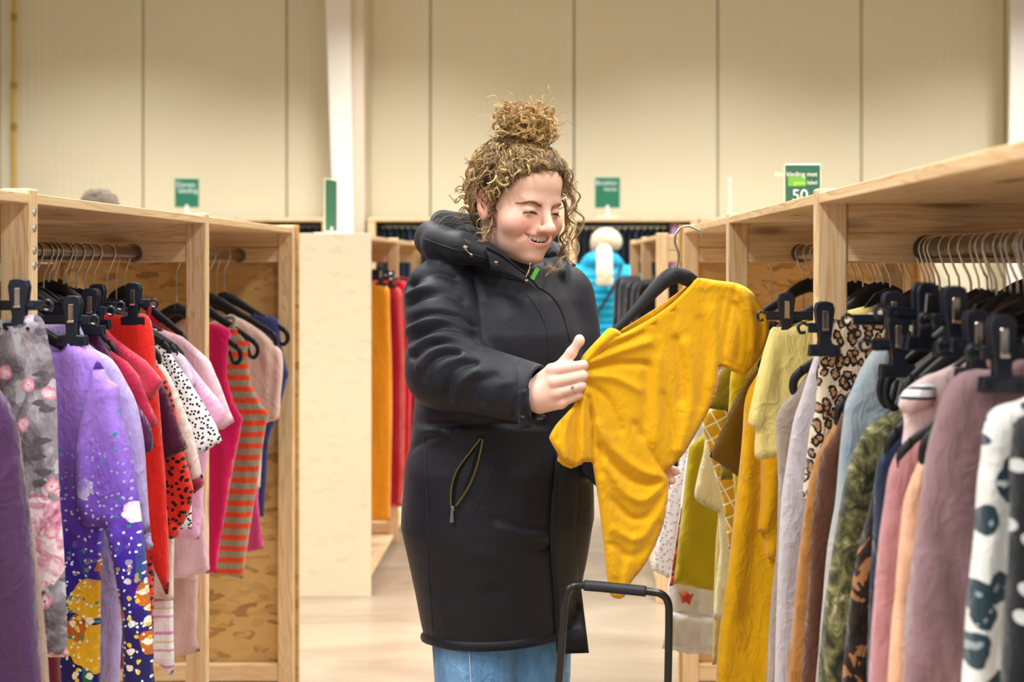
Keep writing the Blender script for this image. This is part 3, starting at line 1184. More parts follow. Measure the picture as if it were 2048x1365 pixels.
# extra hangers and clips seen between the shoulders
for i, (Y, nm) in enumerate(((2.53, 'beside the violet painted sweatshirt'), (2.56, 'pushed against the lavender shirt hanger'), (2.63, 'above the purple plum blouse'), (2.77, 'between the crimson and rose red t-shirts'), (2.97, 'above the burgundy t-shirt'))):
    hanger(ROD_L, Y, -1, 'empty black hanger with bright steel hook ' + nm, 0.0, 0.06 * (-1) ** i)
for Y, c, e, bz, nm in ((2.655, 183, 212, 622, 'glossy black clip hanger sticking out above the lavender shirt'), (2.745, 196, 232, 612, 'second black clip hanger above the crimson t-shirt')):
    x0 = lambda p: abs((p - VX) * Y / F - ROD_L)
    clip_hanger(ROD_L, Y, -1, nm, (-x0(c), x0(c)), x0(e), (CH - (bz - VY) * Y / F) - ROD_Z)
# ------------------------------------------------------------------ clothes on the right rack
def Rr(*a, **k):
    return garment(1, *a, **k)


LEO = pat_leopard('leopard_tan', '#dccbb4', '#1d1512', '#a97c52', 72, .24, .5)
Rr('black_dotted_dress', 'dress', 'black dress with pale marks at the right edge', 1.44,
   [(2095, 770), (2040, 830), (2022, 900), (2016, 1100), (2000, 1420)], pat_dots('black_marks', '#1c2026', '#c9ced2', 30, .22), T=.02, cell=.011)
Rr('fluffy_leopard_sweater', 'sweater', 'fluffy white sweater with teal and black animal spots', 1.53,
   [(2040, 800), (2010, 808), (1978, 824), (1966, 860), (1962, 912), (1954, 968), (1948, 1070), (1937, 1172), (1926, 1309), (1920, 1440)],
   pat_leopard('leopard_teal', '#e6eaea', '#27404c', '#93a3aa', 27, .08, .36), T=.024, fold=.010, cell=.010)
Rr('mauve_cardigan', 'cardigan', 'mauve brown cardigan with soft vertical folds', 1.64,
   [(1985, 738), (1955, 738), (1914, 750), (1894, 774), (1880, 805), (1866, 853), (1853, 912), (1841, 1002), (1824, 1138), (1810, 1309), (1802, 1440)], fb('mauve', '#94747c', .9, .4), T=.02, fold=.014, cell=.010, wl=.09)
Rr('peach_camisole', 'top', 'peach satin top between the mauve cardigan and the rose one', 1.71,
   [(1900, 820), (1858, 876), (1834, 930), (1816, 970), (1806, 1010), (1797, 1104), (1783, 1241), (1771, 1430)], fb('peach', '#f0bd9b', .6), cell=.011)
Rr('rose_cardigan', 'cardigan', 'dusty rose cardigan beside the peach top', 1.77,
   [(1870, 850), (1834, 868), (1804, 894), (1786, 920), (1776, 951), (1769, 1002), (1759, 1070), (1749, 1172), (1742, 1309), (1738, 1440)], fb('dusty_rose', '#c78e93', .9, .4), cell=.011)
SPORT = pat_stripes('sport_stripes', [(0, '#ead3d8'), (.55, '#2c3147'), (.62, '#eef0f6'), (.78, '#2c3147'), (.84, '#eef0f6')], .058)
Rr('striped_sport_top', 'top', 'pale pink sports top with navy and white bands at the collar', 1.83,
   [(1880, 742), (1850, 752), (1815, 775), (1798, 795), (1797, 818), (1808, 832), (1803, 900), (1797, 1000), (1790, 1200), (1785, 1430)], fb('pale_shell_pink', '#ecd2d4'), cell=.011,
   parts=[('neck_band', [(1798, 786), (1832, 768), (1866, 770), (1862, 812), (1836, 812), (1802, 828)], SPORT, -.012, .010, {'mirror': False, 'R': .012})])
Rr('navy_print_dress', 'dress', 'navy dress with rust brown patches', 1.89,
   [(1830, 825), (1802, 859), (1773, 891), (1760, 915), (1750, 950), (1747, 1010), (1746, 1070), (1739, 1172), (1735, 1309), (1732, 1440)], pat_mottle('navy_rust', ['#141c2c', '#1c2a44', '#26324a', '#8a4f30'], 9, .6, hard=True), cell=.011)
Rr('leopard_dress', 'dress', 'brown and black leopard dress with white streaks', 1.945,
   [(1810, 830), (1770, 900), (1745, 980), (1735, 1029), (1716, 1104), (1702, 1190), (1694, 1258), (1684, 1365), (1680, 1440)], pat_mottle('leopard_dark', ['#17110f', '#2a1c16', '#9c6a42', '#e2cdb2'], 24, 1.5, (1, .3, .6), True, 2), cell=.011)
Rr('olive_camouflage_jacket', 'jacket', 'olive and grey speckled jacket with cream flecks', 2.02,
   [(1850, 790), (1799, 818), (1744, 847), (1714, 888), (1699, 926), (1686, 980), (1671, 1070), (1654, 1172), (1640, 1309), (1630, 1440)], pat_mottle('olive_speckle', ['#1b2018', '#2e3323', '#5c5a3a', '#8d8a5c', '#d9d2c0'], 40, 1.2, (1, .4, .7), False, 5), T=.018, cell=.010)
Rr('blue_grey_cardigan', 'cardigan', 'washed blue and grey cardigan hanging from a clip', 2.1,
   [(1800, 690), (1758, 689), (1741, 707), (1720, 742), (1703, 783), (1691, 809), (1685, 853), (1679, 912), (1671, 1002), (1657, 1087), (1644, 1224), (1632, 1365), (1628, 1440)], pat_mottle('blue_grey_wash', ['#7f93a8', '#98a6b0', '#b3ada6', '#a39c94'], 6, .8), T=.016,
   hang='clip', clips=(1785, 1706, 640), scoop=.0, neckw=.02, hlabel='black clip hanger gripping the washed blue grey cardigan')
Rr('chocolate_cardigan', 'cardigan', 'chocolate brown cardigan with long folds', 2.16,
   [(1720, 760), (1690, 809), (1668, 868), (1645, 905), (1637, 940), (1626, 1036), (1616, 1172), (1606, 1309), (1598, 1440)], fb('chocolate', '#5d3a2a', .9, .3), fold=.012)
Rr('caramel_coat', 'coat', 'caramel brown coat edge behind the chocolate cardigan', 2.215,
   [(1720, 770), (1680, 830), (1645, 890), (1626, 934), (1612, 1002), (1599, 1104), (1589, 1207), (1577, 1343), (1572, 1440)], fb('caramel', '#b07a3e', .9, .3))
Rr('leopard_blouse', 'blouse', 'tan leopard blouse with a white ruffled front', 2.27,
   [(1690, 640), (1659, 633), (1646, 660), (1638, 707), (1633, 780), (1629, 824), (1620, 857), (1612, 930), (1608, 1009), (1660, 1020)], LEO, hang='clip', clips=(1648, 1616, 656), scoop=0, neckw=.02, cell=.008, hlabel='black clip hanger with a notched end holding the leopard blouse')
Rr('light_grey_shirt', 'shirt', 'light grey long shirt left of the leopard blouse', 2.33,
   [(1690, 640), (1655, 668), (1638, 692), (1621, 736), (1603, 794), (1588, 838), (1580, 882), (1570, 950), (1563, 1002), (1557, 1104), (1553, 1207), (1549, 1365), (1548, 1440)], fb('light_grey', '#c9c3cc'), cell=.008, T=.010)
Rr('taupe_top', 'top', 'taupe top whose curled hanger end sticks out over pale yellow', 2.45,
   [(1640, 720), (1615, 748), (1590, 782), (1563, 809), (1552, 838), (1552, 870), (1556, 960), (1555, 1030), (1553, 1100), (1540, 1230), (1534, 1365), (1530, 1440)], fb('taupe', '#a3958a'), T=.010)
Rr('grey_satin_skirt', 'skirt', 'grey satin skirt low down beside the mustard sleeves', 2.5,
   [(1640, 760), (1590, 900), (1565, 1050), (1548, 1200), (1536, 1300), (1530, 1440)], fb('grey_satin', '#6d655e', .4))
Rr('pale_yellow_top', 'top', 'pale yellow short sleeved top hanging from a clip', 2.6,
   [(1572, 652), (1546, 654), (1533, 683), (1521, 727), (1511, 768), (1496, 846), (1510, 860), (1509, 897), (1515, 921), (1556, 914)], fb('pale_yellow', '#efdd8a'), hang='clip', clips=(1572, 1532, 632), scoop=0, neckw=.03, cell=.008, T=.018,
   cr=[(1545, 690, 1520, 840, .005, .014), (1560, 720, 1535, 880, -.004, .014)])
MUST = fb('mustard', '#e4ab06', .85, .2)
Rr('mustard_long_sleeve', 'top', 'mustard long sleeved top hanging low with a folded cuff', 2.74,
   [(1560, 700), (1530, 730), (1509, 758), (1490, 797), (1484, 871), (1477, 944), (1466, 1041), (1455, 1139), (1442, 1236), (1434, 1309), (1430, 1440)], MUST, T=.016, fold=.008, cell=.008,
   cr=[(1500, 800, 1480, 1200, .012, .02), (1520, 900, 1500, 1300, -.010, .016), (1470, 1050, 1455, 1340, .008, .015)],
   parts=[('sleeve', [(1556, 770), (1530, 800), (1520, 900), (1518, 1000), (1512, 1055), (1524, 1064), (1528, 1100), (1540, 1120), (1560, 1080), (1565, 900)], MUST, -.02, .014, {'mirror': False, 'fold': .008, 'cr': [(1545, 930, 1530, 1060, .008, .012), (1555, 1000, 1535, 1100, -.008, .01)]})])
Rr('olive_brown_shirt', 't-shirt', 'dark olive brown t-shirt sleeve under the held yellow shirt', 2.83,
   [(1545, 700), (1517, 727), (1495, 754), (1470, 797), (1442, 861), (1418, 913), (1470, 950), (1485, 960), (1487, 1050), (1490, 1100)], fb('olive_brown', '#7c5d10'), spline=False, cr=[(1500, 770, 1450, 920, .006, .014)])
Rr('bright_yellow_shirt', 'shirt', 'lemon yellow shirt strip between olive and brown sleeves', 2.9,
   [(1500, 690), (1478, 720), (1462, 745), (1458, 800), (1457, 850), (1470, 1000), (1475, 1100)], fb('lemon', '#e6c614'))
Rr('olive_shirt', 't-shirt', 'olive green t-shirt behind the held yellow shirt', 2.97,
   [(1500, 690), (1470, 715), (1445, 738), (1430, 765), (1416, 818), (1455, 822), (1462, 860), (1440, 900), (1442, 960)], fb('olive', '#8b7a12'), spline=False)
Rr('checked_yellow_blouse', 'blouse', 'yellow blouse with white check lines', 3.04,
   [(1490, 740), (1440, 800), (1405, 836), (1414, 890), (1430, 950), (1444, 1000), (1452, 1060), (1458, 1100)], pat_check('check_yellow', '#dba31c', '#f4e7b8', .028, .13))
Rr('cream_yellow_shirt', 't-shirt', 'cream yellow t-shirt over the chartreuse tank top', 3.12,
   [(1480, 760), (1440, 820), (1412, 861), (1407, 905), (1397, 944), (1388, 988), (1392, 1003), (1436, 1026), (1440, 1100), (1430, 1180), (1427, 1240)], fb('cream_yellow', '#efe6ae'), spline=False)
Rr('straw_dress', 'dress', 'straw coloured long dress between chartreuse and mustard', 3.17,
   [(1490, 800), (1455, 900), (1440, 1000), (1431, 1090), (1427, 1212), (1424, 1330)], fb('straw', '#dcbf6c'))
Rr('chartreuse_tank_top', 'tank top', 'chartreuse yellow tank top with a straight hem', 3.3,
   [(1440, 800), (1408, 870), (1378, 893), (1369, 968), (1359, 1066), (1347, 1168), (1431, 1184)], fb('chartreuse', '#cdb71c'), spline=False, scoop=.08, cr=[(1385, 910, 1370, 1150, .007, .016), (1410, 920, 1400, 1160, -.006, .016)])
WR = fb('white_cotton', '#f8f5f1')
Rr('white_ruffle_dress', 'dress', 'white dress with red flower print and a ruffled hem', 3.5,
   [(1420, 790), (1385, 860), (1370, 930), (1360, 1020), (1344, 1139), (1336, 1173), (1333, 1226), (1436, 1240)], WR, spline=False,
   parts=[('ruffle', [(1334, 1220), (1324, 1297), (1350, 1300), (1380, 1308), (1410, 1306), (1440, 1314), (1500, 1318), (1500, 1236), (1440, 1236), (1380, 1228)], WR, -.012, .012, {'spline': False, 'mirror': False, 'fold': .012, 'wl': .02, 'R': .015}),
          ('red_trim', [(1362, 1012), (1367, 1016), (1350, 1168), (1338, 1172)], fb('coral_red', '#d8503c'), -.010, .006, {'mirror': False, 'spline': False, 'R': .01, 'fold': .003}),
          ('flower_print', [(1356, 1182), (1366, 1187), (1372, 1180), (1380, 1188), (1388, 1184), (1382, 1196), (1378, 1208), (1370, 1202), (1362, 1206), (1362, 1196)], fb('flower_red', '#d5502f'), -.016, .004, {'mirror': False, 'spline': False, 'R': .004, 'fold': .002, 'cell': .004})])
Rr('white_dotted_shirt', 'shirt', 'white shirt with grey dots beyond the held yellow shirt', 4.0,
   [(1400, 760), (1370, 850), (1358, 930), (1340, 970), (1325, 1041), (1310, 1100), (1303, 1143), (1340, 1158), (1370, 1160)], pat_dots('grey_dots', '#e6e1e2', '#8e939e', 75, .2), spline=False)

# big clip hanger thrown forward over the row, and the second rail behind
big = clip_hanger(ROD_R, 1.84, 1, 'large tilted black clip hanger sticking out towards the wooden post', (-.148, .15), .2, -.105, 0.25, 0.09)
for Y, c, e, bz, nm in ((1.70, 1950, 1900, 690, 'black clip hanger over the mauve cardigan'), (1.60, 2000, 1960, 705, 'blurred black clip hanger at the right edge'), (1.98, 1792, 1740, 690, 'black clip hanger above the olive speckled jacket'), (1.76, 1905, 1862, 640, 'black clip hanger above the dusty rose cardigan')):
    x0 = lambda p: abs((p - VX) * Y / F - ROD_R)
    clip_hanger(ROD_R, Y, 1, nm, (-x0(c), x0(c)), x0(e), (CH - (bz - VY) * Y / F) - ROD_Z, .03)
for i, (Y, nm) in enumerate(((2.36, 'nearest the right post'), (2.30, 'next to the leopard blouse'), (2.06, 'above the washed blue cardigan'), (2.0, 'above the speckled jacket'), (1.92, 'above the navy dress'), (1.86, 'above the striped sports top'), (2.66, 'behind the right post above pale yellow'), (2.70, 'beside the mustard top'), (3.4, 'deep in the shade behind the right post'))):
    hanger(ROD_R, Y, 1, 'empty black hanger with steel hook ' + nm, 0.0, 0.07 * (-1) ** i).scale = (.72 if Y < 2.2 else .9, 1, 1)
# second rail of both racks, seen through the bays
for side, rx, ys, nm in ((1, XR + .86 - .185, (1.75, 1.86, 2.0, 2.12, 2.22, 2.75, 2.9, 3.1, 3.3), 'right'), (-1, XL - .86 + .185, (2.9, 3.05, 3.2, 3.3, 3.42, 4.1, 4.3), 'left')):
    for i, Y in enumerate(ys):
        hanger(rx, Y, side, 'black hanger on the rear rail of the %s rack' % nm, 0.0, .05 * (-1) ** i, 'hangers on the rear rail of the %s rack' % nm)
cols = {1: ('#b9a9b4', '#3a3440', '#7d6a70', '#2b2f3a', '#8f8f96', '#34312f', '#5a4a3a', '#2f3a33', '#4b3f55'), -1: ('#2a2430', '#3d2230', '#54303c', '#1f1e26', '#3a2a40', '#2d2533', '#40303a')}
nmc = {1: ('lilac grey', 'dark plum', 'dull mauve', 'ink blue', 'steel grey', 'charcoal', 'umber', 'bottle green', 'aubergine'), -1: ('blackish plum', 'dark cherry', 'dark raspberry', 'near black', 'dark violet', 'dark heather', 'dark cocoa')}
for side, rx, ys in ((1, XR + .86 - .185, (1.75, 1.86, 2.0, 2.12, 2.22, 2.75, 2.9, 3.1, 3.3)), (-1, XL - .86 + .185, (2.9, 3.05, 3.2, 3.3, 3.42, 4.1, 4.3))):
    for i, Y in enumerate(ys):
        c = lambda x, z: ((rx + (x if side < 0 else -x)) * F / Y + VX, VY - (z - CH) * F / Y)
        garment(side, 'shirt', 'shirt', '%s shirt on the rear rail of the %s rack' % (nmc[side][i], 'right' if side > 0 else 'left'), Y,
                [c(.08, 1.385), c(.16, 1.34), c(.215, 1.30), c(.225, 1.15), c(.23, .75)], fb('rear_%s_%d' % (side, i), cols[side][i]), rodx=rx, hang=None, cell=.014)
# ------------------------------------------------------------------ back wall shelving, signs, far clothes
WR_TOP = 1.84
WR_Y = 11.02


def wall_unit(x0, x1, label):
    root = empty('back_rack', ((x0 + x1) / 2, WR_Y + .25, 0))
    B = tuple(root.location)
    bp = lambda nm, b, m: boxpart(nm, b, m, root, .003, B)
    bp('top_board', (x0, x1, WR_Y, WR_Y + .5, WR_TOP - .03, WR_TOP), pine('x'))
    for x in (x0, x1 - .06):
        bp('post', (x, x + .06, WR_Y + .005, WR_Y + .055, 0, WR_TOP - .03), pine('z'))
        bp('post', (x, x + .06, WR_Y + .44, WR_Y + .49, 0, WR_TOP - .03), pine('z'))
        bp('crossbeam', (x + .01, x + .05, WR_Y + .055, WR_Y + .44, WR_TOP - .12, WR_TOP - .03), pine('y', .9))
    MB().tube([(x0 + .05 - B[0], 0, WR_TOP - .05), (x1 - .05 - B[0], 0, WR_TOP - .05)], .016, 12).build('hanging_rail', M_ROD, root, smooth=True)
    bp('floor_board', (x0, x1, WR_Y + .02, WR_Y + .48, .15, .18), pine('x'))
    tag(root, label, 'clothes rack')
    return root


xs = [-4.2, -2.45, -1.39]
wall_unit(-4.3, -2.50, 'wall rack with dark clothes beyond the left aisle')
wall_unit(-2.49, -1.76, 'short wall rack left of the white column')
wall_unit(-1.46, -0.92, 'short wall rack just right of the white column')
wall_unit(-0.91, 0.12, 'wall rack of jeans hidden behind the woman')
wall_unit(0.13, 1.16, 'wall rack of dark jeans behind the turquoise jacket')
wall_unit(1.17, 2.9, 'wall rack at the right behind the pine rack')
# folded or hanging dark trousers side by side on the wall rails
jm = []
for k in range(4):
    c = ['#1d2836', '#26354a', '#222733', '#2f4460'][k]
    r = np.random.default_rng(k)
    prof = catmull([(-.19, -.10), (-.2, -.3), (-.2, -.7), (-.19, -1.0), (.19, -1.0), (.2, -.7), (.2, -.3), (.19, -.10)], 3)
    v, f = sheet(prof, .03, .016, .04, lambda p: vfolds(p, .004, k + 50))
    m = MB().add(v[:, [1, 0, 2]], [q[::-1] for q in f])
    jm.append(m.mesh('jeans', fb('denim_dark_%d' % k, c, .9, .1), 'all'))
k = 0
for x0, x1 in ((-2.95, -2.58), (-2.44, -1.83), (-1.39, -0.98), (-0.84, .05), (.2, 1.08), (1.24, 1.75)):
    x = x0
    while x < x1:
        if .93 < x < 1.02:
            x += .052
            continue
        o = link('jeans', jm[(k * 7 + k // 3) % 4], None, (x, WR_Y + .25, WR_TOP + .03))
        tag(o, 'dark blue jeans hanging edge on from the back wall rail', 'jeans', 'jeans along the back wall')
        x += .052
        k += 1

# green signs on stands
M_SIGN = plain('sign_green', '#27745a', .45, vary=.04)
M_SIGND = plain('sign_dark_green', '#2c6152', .45, vary=.04)
M_TXT = plain('sign_text', '#e4efe6', .5, vary=.0)
M_LIME = plain('sign_lime', '#6cae3a', .5, vary=.02)


def text_mesh(s, size):
    cu = bpy.data.curves.new('lettering', 'FONT')
    cu.body = s
    cu.size = size
    cu.align_x = 'RIGHT'
    cu.extrude = 0.0006
    to = bpy.data.objects.new('lettering', cu)
    COL.objects.link(to)
    dg = bpy.context.evaluated_depsgraph_get()
    me = bpy.data.meshes.new_from_object(to.evaluated_get(dg))
    bpy.data.objects.remove(to)
    me.materials.clear()
    return me


def sign(px0, py0, px1, py1, Y, mat, lines, label, yaw=0, stand=None):
    """lines: (text, right px, baseline px, height px, material)"""
    c = P((px0 + px1) / 2, py1, Y)
    w = (px1 - px0) * Y / F
    h = (py1 - py0) * Y / F
    root = empty('sign', tuple(c), (0, 0, yaw))
    MB().box(-w / 2, w / 2, -.004, .004, 0, h, .001).build('board', mat, root)
    fr = MB()
    for a, b in (((-w / 2, 0), (w / 2, 0)), ((w / 2, 0), (w / 2, h)), ((w / 2, h), (-w / 2, h)), ((-w / 2, h), (-w / 2, 0))):
        fr.tube([(a[0], 0, a[1]), (b[0], 0, b[1])], .0035, 6)
    fr.build('frame', plain('sign_frame', '#dcebd2', .4), root)
    for s, rx, by, hp, m in lines:
        me = text_mesh(s, hp * Y / F * 1.38)
        me.materials.append(m)
        link('lettering', me, root, ((rx - (px0 + px1) / 2) * Y / F, -.0052, (py1 - by) * Y / F), (math.pi / 2, 0, 0))
    st = MB()
    zf = stand - c[2]
    st.box(-.012, .012, -.008, .008, zf, 0.02, .001)
    st.box(-w * .42, w * .42, -.06, .06, zf, zf + .012, .002)
    st.build('stand', M_WHITE, root)
    tag(root, label, 'sign')
    return root


sign(350, 357, 398, 415, 11.1, M_SIGN, [('Dames', 391, 374, 10, M_TXT), ('kleding', 396, 386, 10, M_TXT)], 'small green sign with white lettering on the left wall rack', stand=WR_TOP)
sign(1190, 355, 1240, 416, 11.1, M_SIGN, [('Broeken', 1234, 370, 9, M_TXT), ('heren', 1234, 382, 8, M_TXT), ('- - - - - -', 1234, 405, 6, plain('sign_faint', '#5b9c80', .5))], 'small green sign above the person in turquoise', stand=WR_TOP)
sg = sign(1570, 330, 1640, 432, 4.5, M_SIGND, [('Alle kleding met', 1634, 353, 9.5, M_TXT), ('groen', 1610, 369, 7, plain('sign_lime_text', '#c8e6a0', .5)), ('label', 1634, 369, 8, M_TXT), ('50', 1616, 402, 24, M_TXT), (',-', 1630, 402, 14, M_TXT)], 'large green price sign reading 50 above the right rack', stand=TOP - .008)
tg = MB().box(-.036, .022, -.0056, -.0042, 0, .031, .0005)
tg.build('lime_tag', M_LIME, sg, (-.012, 0, (432 - 373) * 4.5 / F))
sign(626, 360, 696, 462, 6.6, M_SIGN, [], 'green sign seen edge on beside the white column', yaw=1.40, stand=TOP)

# thin pole clamp behind the right rack
q0 = P(1460, 366, 11.15)
pl = MB().tube([(q0[0], q0[1], WR_TOP), tuple(q0)], .012, 8)
pl.tube([P(1460, 364, 11.15), P(1460, 356, 11.15)], .022, 8)
pl.box(q0[0] - .06, q0[0] + .06, 11.09, 11.21, WR_TOP, WR_TOP + .012, .002)
tag(pl.build('sign_pole', M_WHITE, smooth=True), 'thin white pole standing above the right wall rack', 'pole')

# clothes on the far left rack
FX = -0.815 - .185


def far(side, rx, Y, edge, top, hem, name, cat, label, col, clip=False, w0=.05):
    q = lambda x, z: ((rx + (x if side < 0 else -x)) * F / Y + VX, VY - (z - CH) * F / Y)
    e = abs((edge - VX) * Y / F - rx)
    zt = CH - (top - VY) * Y / F
    zh = CH - (hem - VY) * Y / F
    pts = [q(e - w0, zt), q(e - .012, zt - .02), q(e, zt - .15), q(e + .01, (zt + zh) / 2), q(e, zh)]
    kw = dict(rodx=rx, cell=.014, T=.014)
    if clip:
        kw.update(hang='clip', clips=(edge - 18, edge - 4, top - 12), scoop=0, neckw=.02)
    return garment(side, name, cat, label, Y, pts, fb(name + '_' + col[1:], col), **kw)


far(-1, FX, 6.55, 780, 565, 1043, 'trousers', 'trousers', 'orange trousers hanging from a clip beside the pale panel', '#f09c1e', True, .12)
far(-1, FX, 6.85, 800, 570, 1010, 'trousers', 'trousers', 'dark red trousers beside the orange pair', '#b3182c', True, .08)
far(-1, FX, 7.04, 806, 572, 1015, 'dress', 'dress', 'coral red dress next to the dark red trousers', '#dc4a3a', False, .08)
far(-1, FX, 7.25, 818, 560, 985, 'dress', 'dress', 'bright red dress partly behind the black coat sleeve', '#d8192a', False, .08)
far(-1, FX, 7.7, 834, 562, 960, 'dress', 'dress', 'crimson dress behind the bright red dress', '#b01432', False, .08)
far(-1, FX, 8.1, 850, 556, 940, 'dress', 'dress', 'maroon dress at the far end of the red row', '#7c1426', False, .08)
for i, Y in enumerate((6.45, 6.7, 6.95, 7.15, 7.5, 7.9)):
    hanger(FX, Y, -1, 'black hanger on the far rail above the orange and red clothes', 0, .05 * (-1) ** i, 'far hangers above the red clothes').scale = (.75, 1, 1)
# black clothes on the far right rack
FXR = .455 + .185
nm = ['jet black', 'charcoal grey', 'soft black', 'graphite', 'ink black', 'slate black', 'coal black', 'dull black', 'blue black']
cl = ['#15151a', '#34363d', '#1b1b20', '#3a3c44', '#14161c', '#262930', '#1a1a1e', '#202226', '#1a2030']
for i in range(9):
    Y = 6.3 + i * .2
    if 0.93 < (Y - 6.1) < 1.07:
        Y += .08
    far(1, FXR, Y, (FXR - .26 - .015 * (i % 3)) * F / Y + VX, 565 - i * 1.5, 1000 - 30 * (i % 3), 'trousers' if i % 2 else 'dress', 'trousers' if i % 2 else 'dress', nm[i] + ' garment on the far right rack', cl[i], False, .06)

mv, mf = sheet(catmull([(-.19, -.02), (-.22, -.12), (-.2, -.4), (-.2, -.8), (.2, -.8), (.2, -.4), (.22, -.12), (.19, -.02)], 3), .03, .035, .05, lambda p: vfolds(p, .004, 77))
mo = MB().add(mv[:, [1, 0, 2]], [q[::-1] for q in mf]).build('shirt', fb('lilac_far', '#b48ab0'), None, (.975, WR_Y + .25, WR_TOP + .03), smooth='all')
tag(mo, 'lilac shirt hanging edge on among the jeans on the wall rail', 'shirt')
# ------------------------------------------------------------------ smooth bodies from distance fields
def ell(p, c, r):
    q = p - np.asarray(c, float)
    r = np.asarray(r, float)
    k0 = np.sqrt(((q / r) ** 2).sum(-1))
    k1 = np.sqrt(((q / (r * r)) ** 2).sum(-1)) + 1e-9
    return k0 * (k0 - 1) / k1


def cap(p, a, b, ra, rb=None):
    a = np.asarray(a, float)
    b = np.asarray(b, float)
    rb = ra if rb is None else rb
    d = b - a
    t = np.clip(((p - a) @ d) / (d @ d), 0, 1)
    return np.sqrt(((p - a - t[..., None] * d) ** 2).sum(-1)) - (ra + (rb - ra) * t)


def chain(p, pts, rs, k=0.004):
    d = None
    for i in range(len(pts) - 1):
        c = cap(p, pts[i], pts[i + 1], rs[i], rs[i + 1])
        d = c if d is None else smin(d, c, k)
    return d


def smin(a, b, k):
    h = np.clip(0.5 + 0.5 * (b - a) / k, 0, 1)
    return b + (a - b) * h - k * h * (1 - h)


def smax(a, b, k):
    return -smin(-a, -b, k)


def nets(fn, lo, hi, h):
    """surface nets: mesh of fn=0 on a grid of step h"""
    lo = np.asarray(lo, float)
    n = [int(math.ceil((hi[i] - lo[i]) / h)) + 1 for i in range(3)]
    ax = [lo[i] + np.arange(n[i]) * h for i in range(3)]
    V = np.empty(n, np.float32)
    st = max(1, int(400000 / (n[1] * n[2])))
    for i in range(0, n[0], st):
        g = np.stack(np.meshgrid(ax[0][i:i + st], ax[1], ax[2], indexing='ij'), -1)
        V[i:i + st] = fn(g.reshape(-1, 3)).reshape(g.shape[:3])
    S = V < 0
    nc = [k - 1 for k in n]
    cnt = np.zeros(nc, np.int8)
    for a in (0, 1):
        for b in (0, 1):
            for c in (0, 1):
                cnt += S[a:a + nc[0], b:b + nc[1], c:c + nc[2]]
    act = (cnt > 0) & (cnt < 8)
    I = np.argwhere(act)
    idx = -np.ones(nc, np.int64)
    idx[act] = np.arange(len(I))
    acc = np.zeros((len(I), 3))
    num = np.zeros(len(I))
    corners = [(a, b, c) for a in (0, 1) for b in (0, 1) for c in (0, 1)]
    for A in corners:
        for ax_ in range(3):
            if A[ax_] == 0:
                B = list(A)
                B[ax_] = 1
                va = V[I[:, 0] + A[0], I[:, 1] + A[1], I[:, 2] + A[2]]
                vb = V[I[:, 0] + B[0], I[:, 1] + B[1], I[:, 2] + B[2]]
                m = (va < 0) != (vb < 0)
                t = np.where(m, va / (va - vb + 1e-20), 0)
                q = np.tile(np.array(A, float), (len(I), 1))
                q[:, ax_] += t
                acc[m] += q[m]
                num[m] += 1
    v = lo + (I + acc / num[:, None]) * h
    faces = []
    for ax_ in range(3):
        o1, o2 = [(1, 2), (2, 0), (0, 1)][ax_]
        sl0 = [slice(None)] * 3
        sl1 = [slice(None)] * 3
        sl0[ax_] = slice(0, -1)
        sl1[ax_] = slice(1, None)
        a, b = S[tuple(sl0)], S[tuple(sl1)]
        ch = np.argwhere(a != b)
        ok = (ch[:, o1] > 0) & (ch[:, o2] > 0) & (ch[:, o1] < n[o1] - 1) & (ch[:, o2] < n[o2] - 1)
        ch = ch[ok]
        flip = a[tuple(ch.T)]
        c = []
        for d1, d2 in ((0, 0), (-1, 0), (-1, -1), (0, -1)):
            q = ch.copy()
            q[:, o1] += d1
            q[:, o2] += d2
            c.append(idx[tuple(q.T)])
        f = np.stack(c, -1)
        f[~flip] = f[~flip][:, ::-1]
        faces.append(f)
    f = np.concatenate(faces)
    f = f[(f >= 0).all(1)]
    return v, f[:, ::-1] if False else f


def fast_mesh(name, v, f, mat, col=None, smooth=True):
    """mesh from arrays; f (n,3) or (n,4); col per vertex rgb"""
    me = bpy.data.meshes.new(name)
    v = np.asarray(v, np.float32)
    f = np.asarray(f, np.int32)
    k = f.shape[1]
    me.vertices.add(len(v))
    me.vertices.foreach_set('co', v.ravel())
    me.loops.add(f.size)
    me.loops.foreach_set('vertex_index', f.ravel())
    me.polygons.add(len(f))
    me.polygons.foreach_set('loop_start', np.arange(0, f.size, k, dtype=np.int32))
    me.polygons.foreach_set('use_smooth', np.full(len(f), smooth))
    me.update(calc_edges=True)
    me.validate()
    if col is not None:
        at = me.color_attributes.new('col', 'FLOAT_COLOR', 'POINT')
        c4 = np.ones((len(v), 4), np.float32)
        c4[:, :3] = col
        at.data.foreach_set('color', c4.ravel())
    if mat:
        me.materials.append(mat)
    return me


def vnormals(v, f):
    a = v[f[:, 1]] - v[f[:, 0]]
    b = v[f[:, 2]] - v[f[:, 0]]
    n = np.cross(a, b)
    N = np.zeros_like(v)
    for k in range(f.shape[1]):
        np.add.at(N, f[:, k], n)
    return N / (np.linalg.norm(N, axis=1)[:, None] + 1e-12)


def to_px(v):
    return np.stack([VX + v[:, 0] * F / v[:, 1], VY - (v[:, 2] - CH) * F / v[:, 1]], -1)


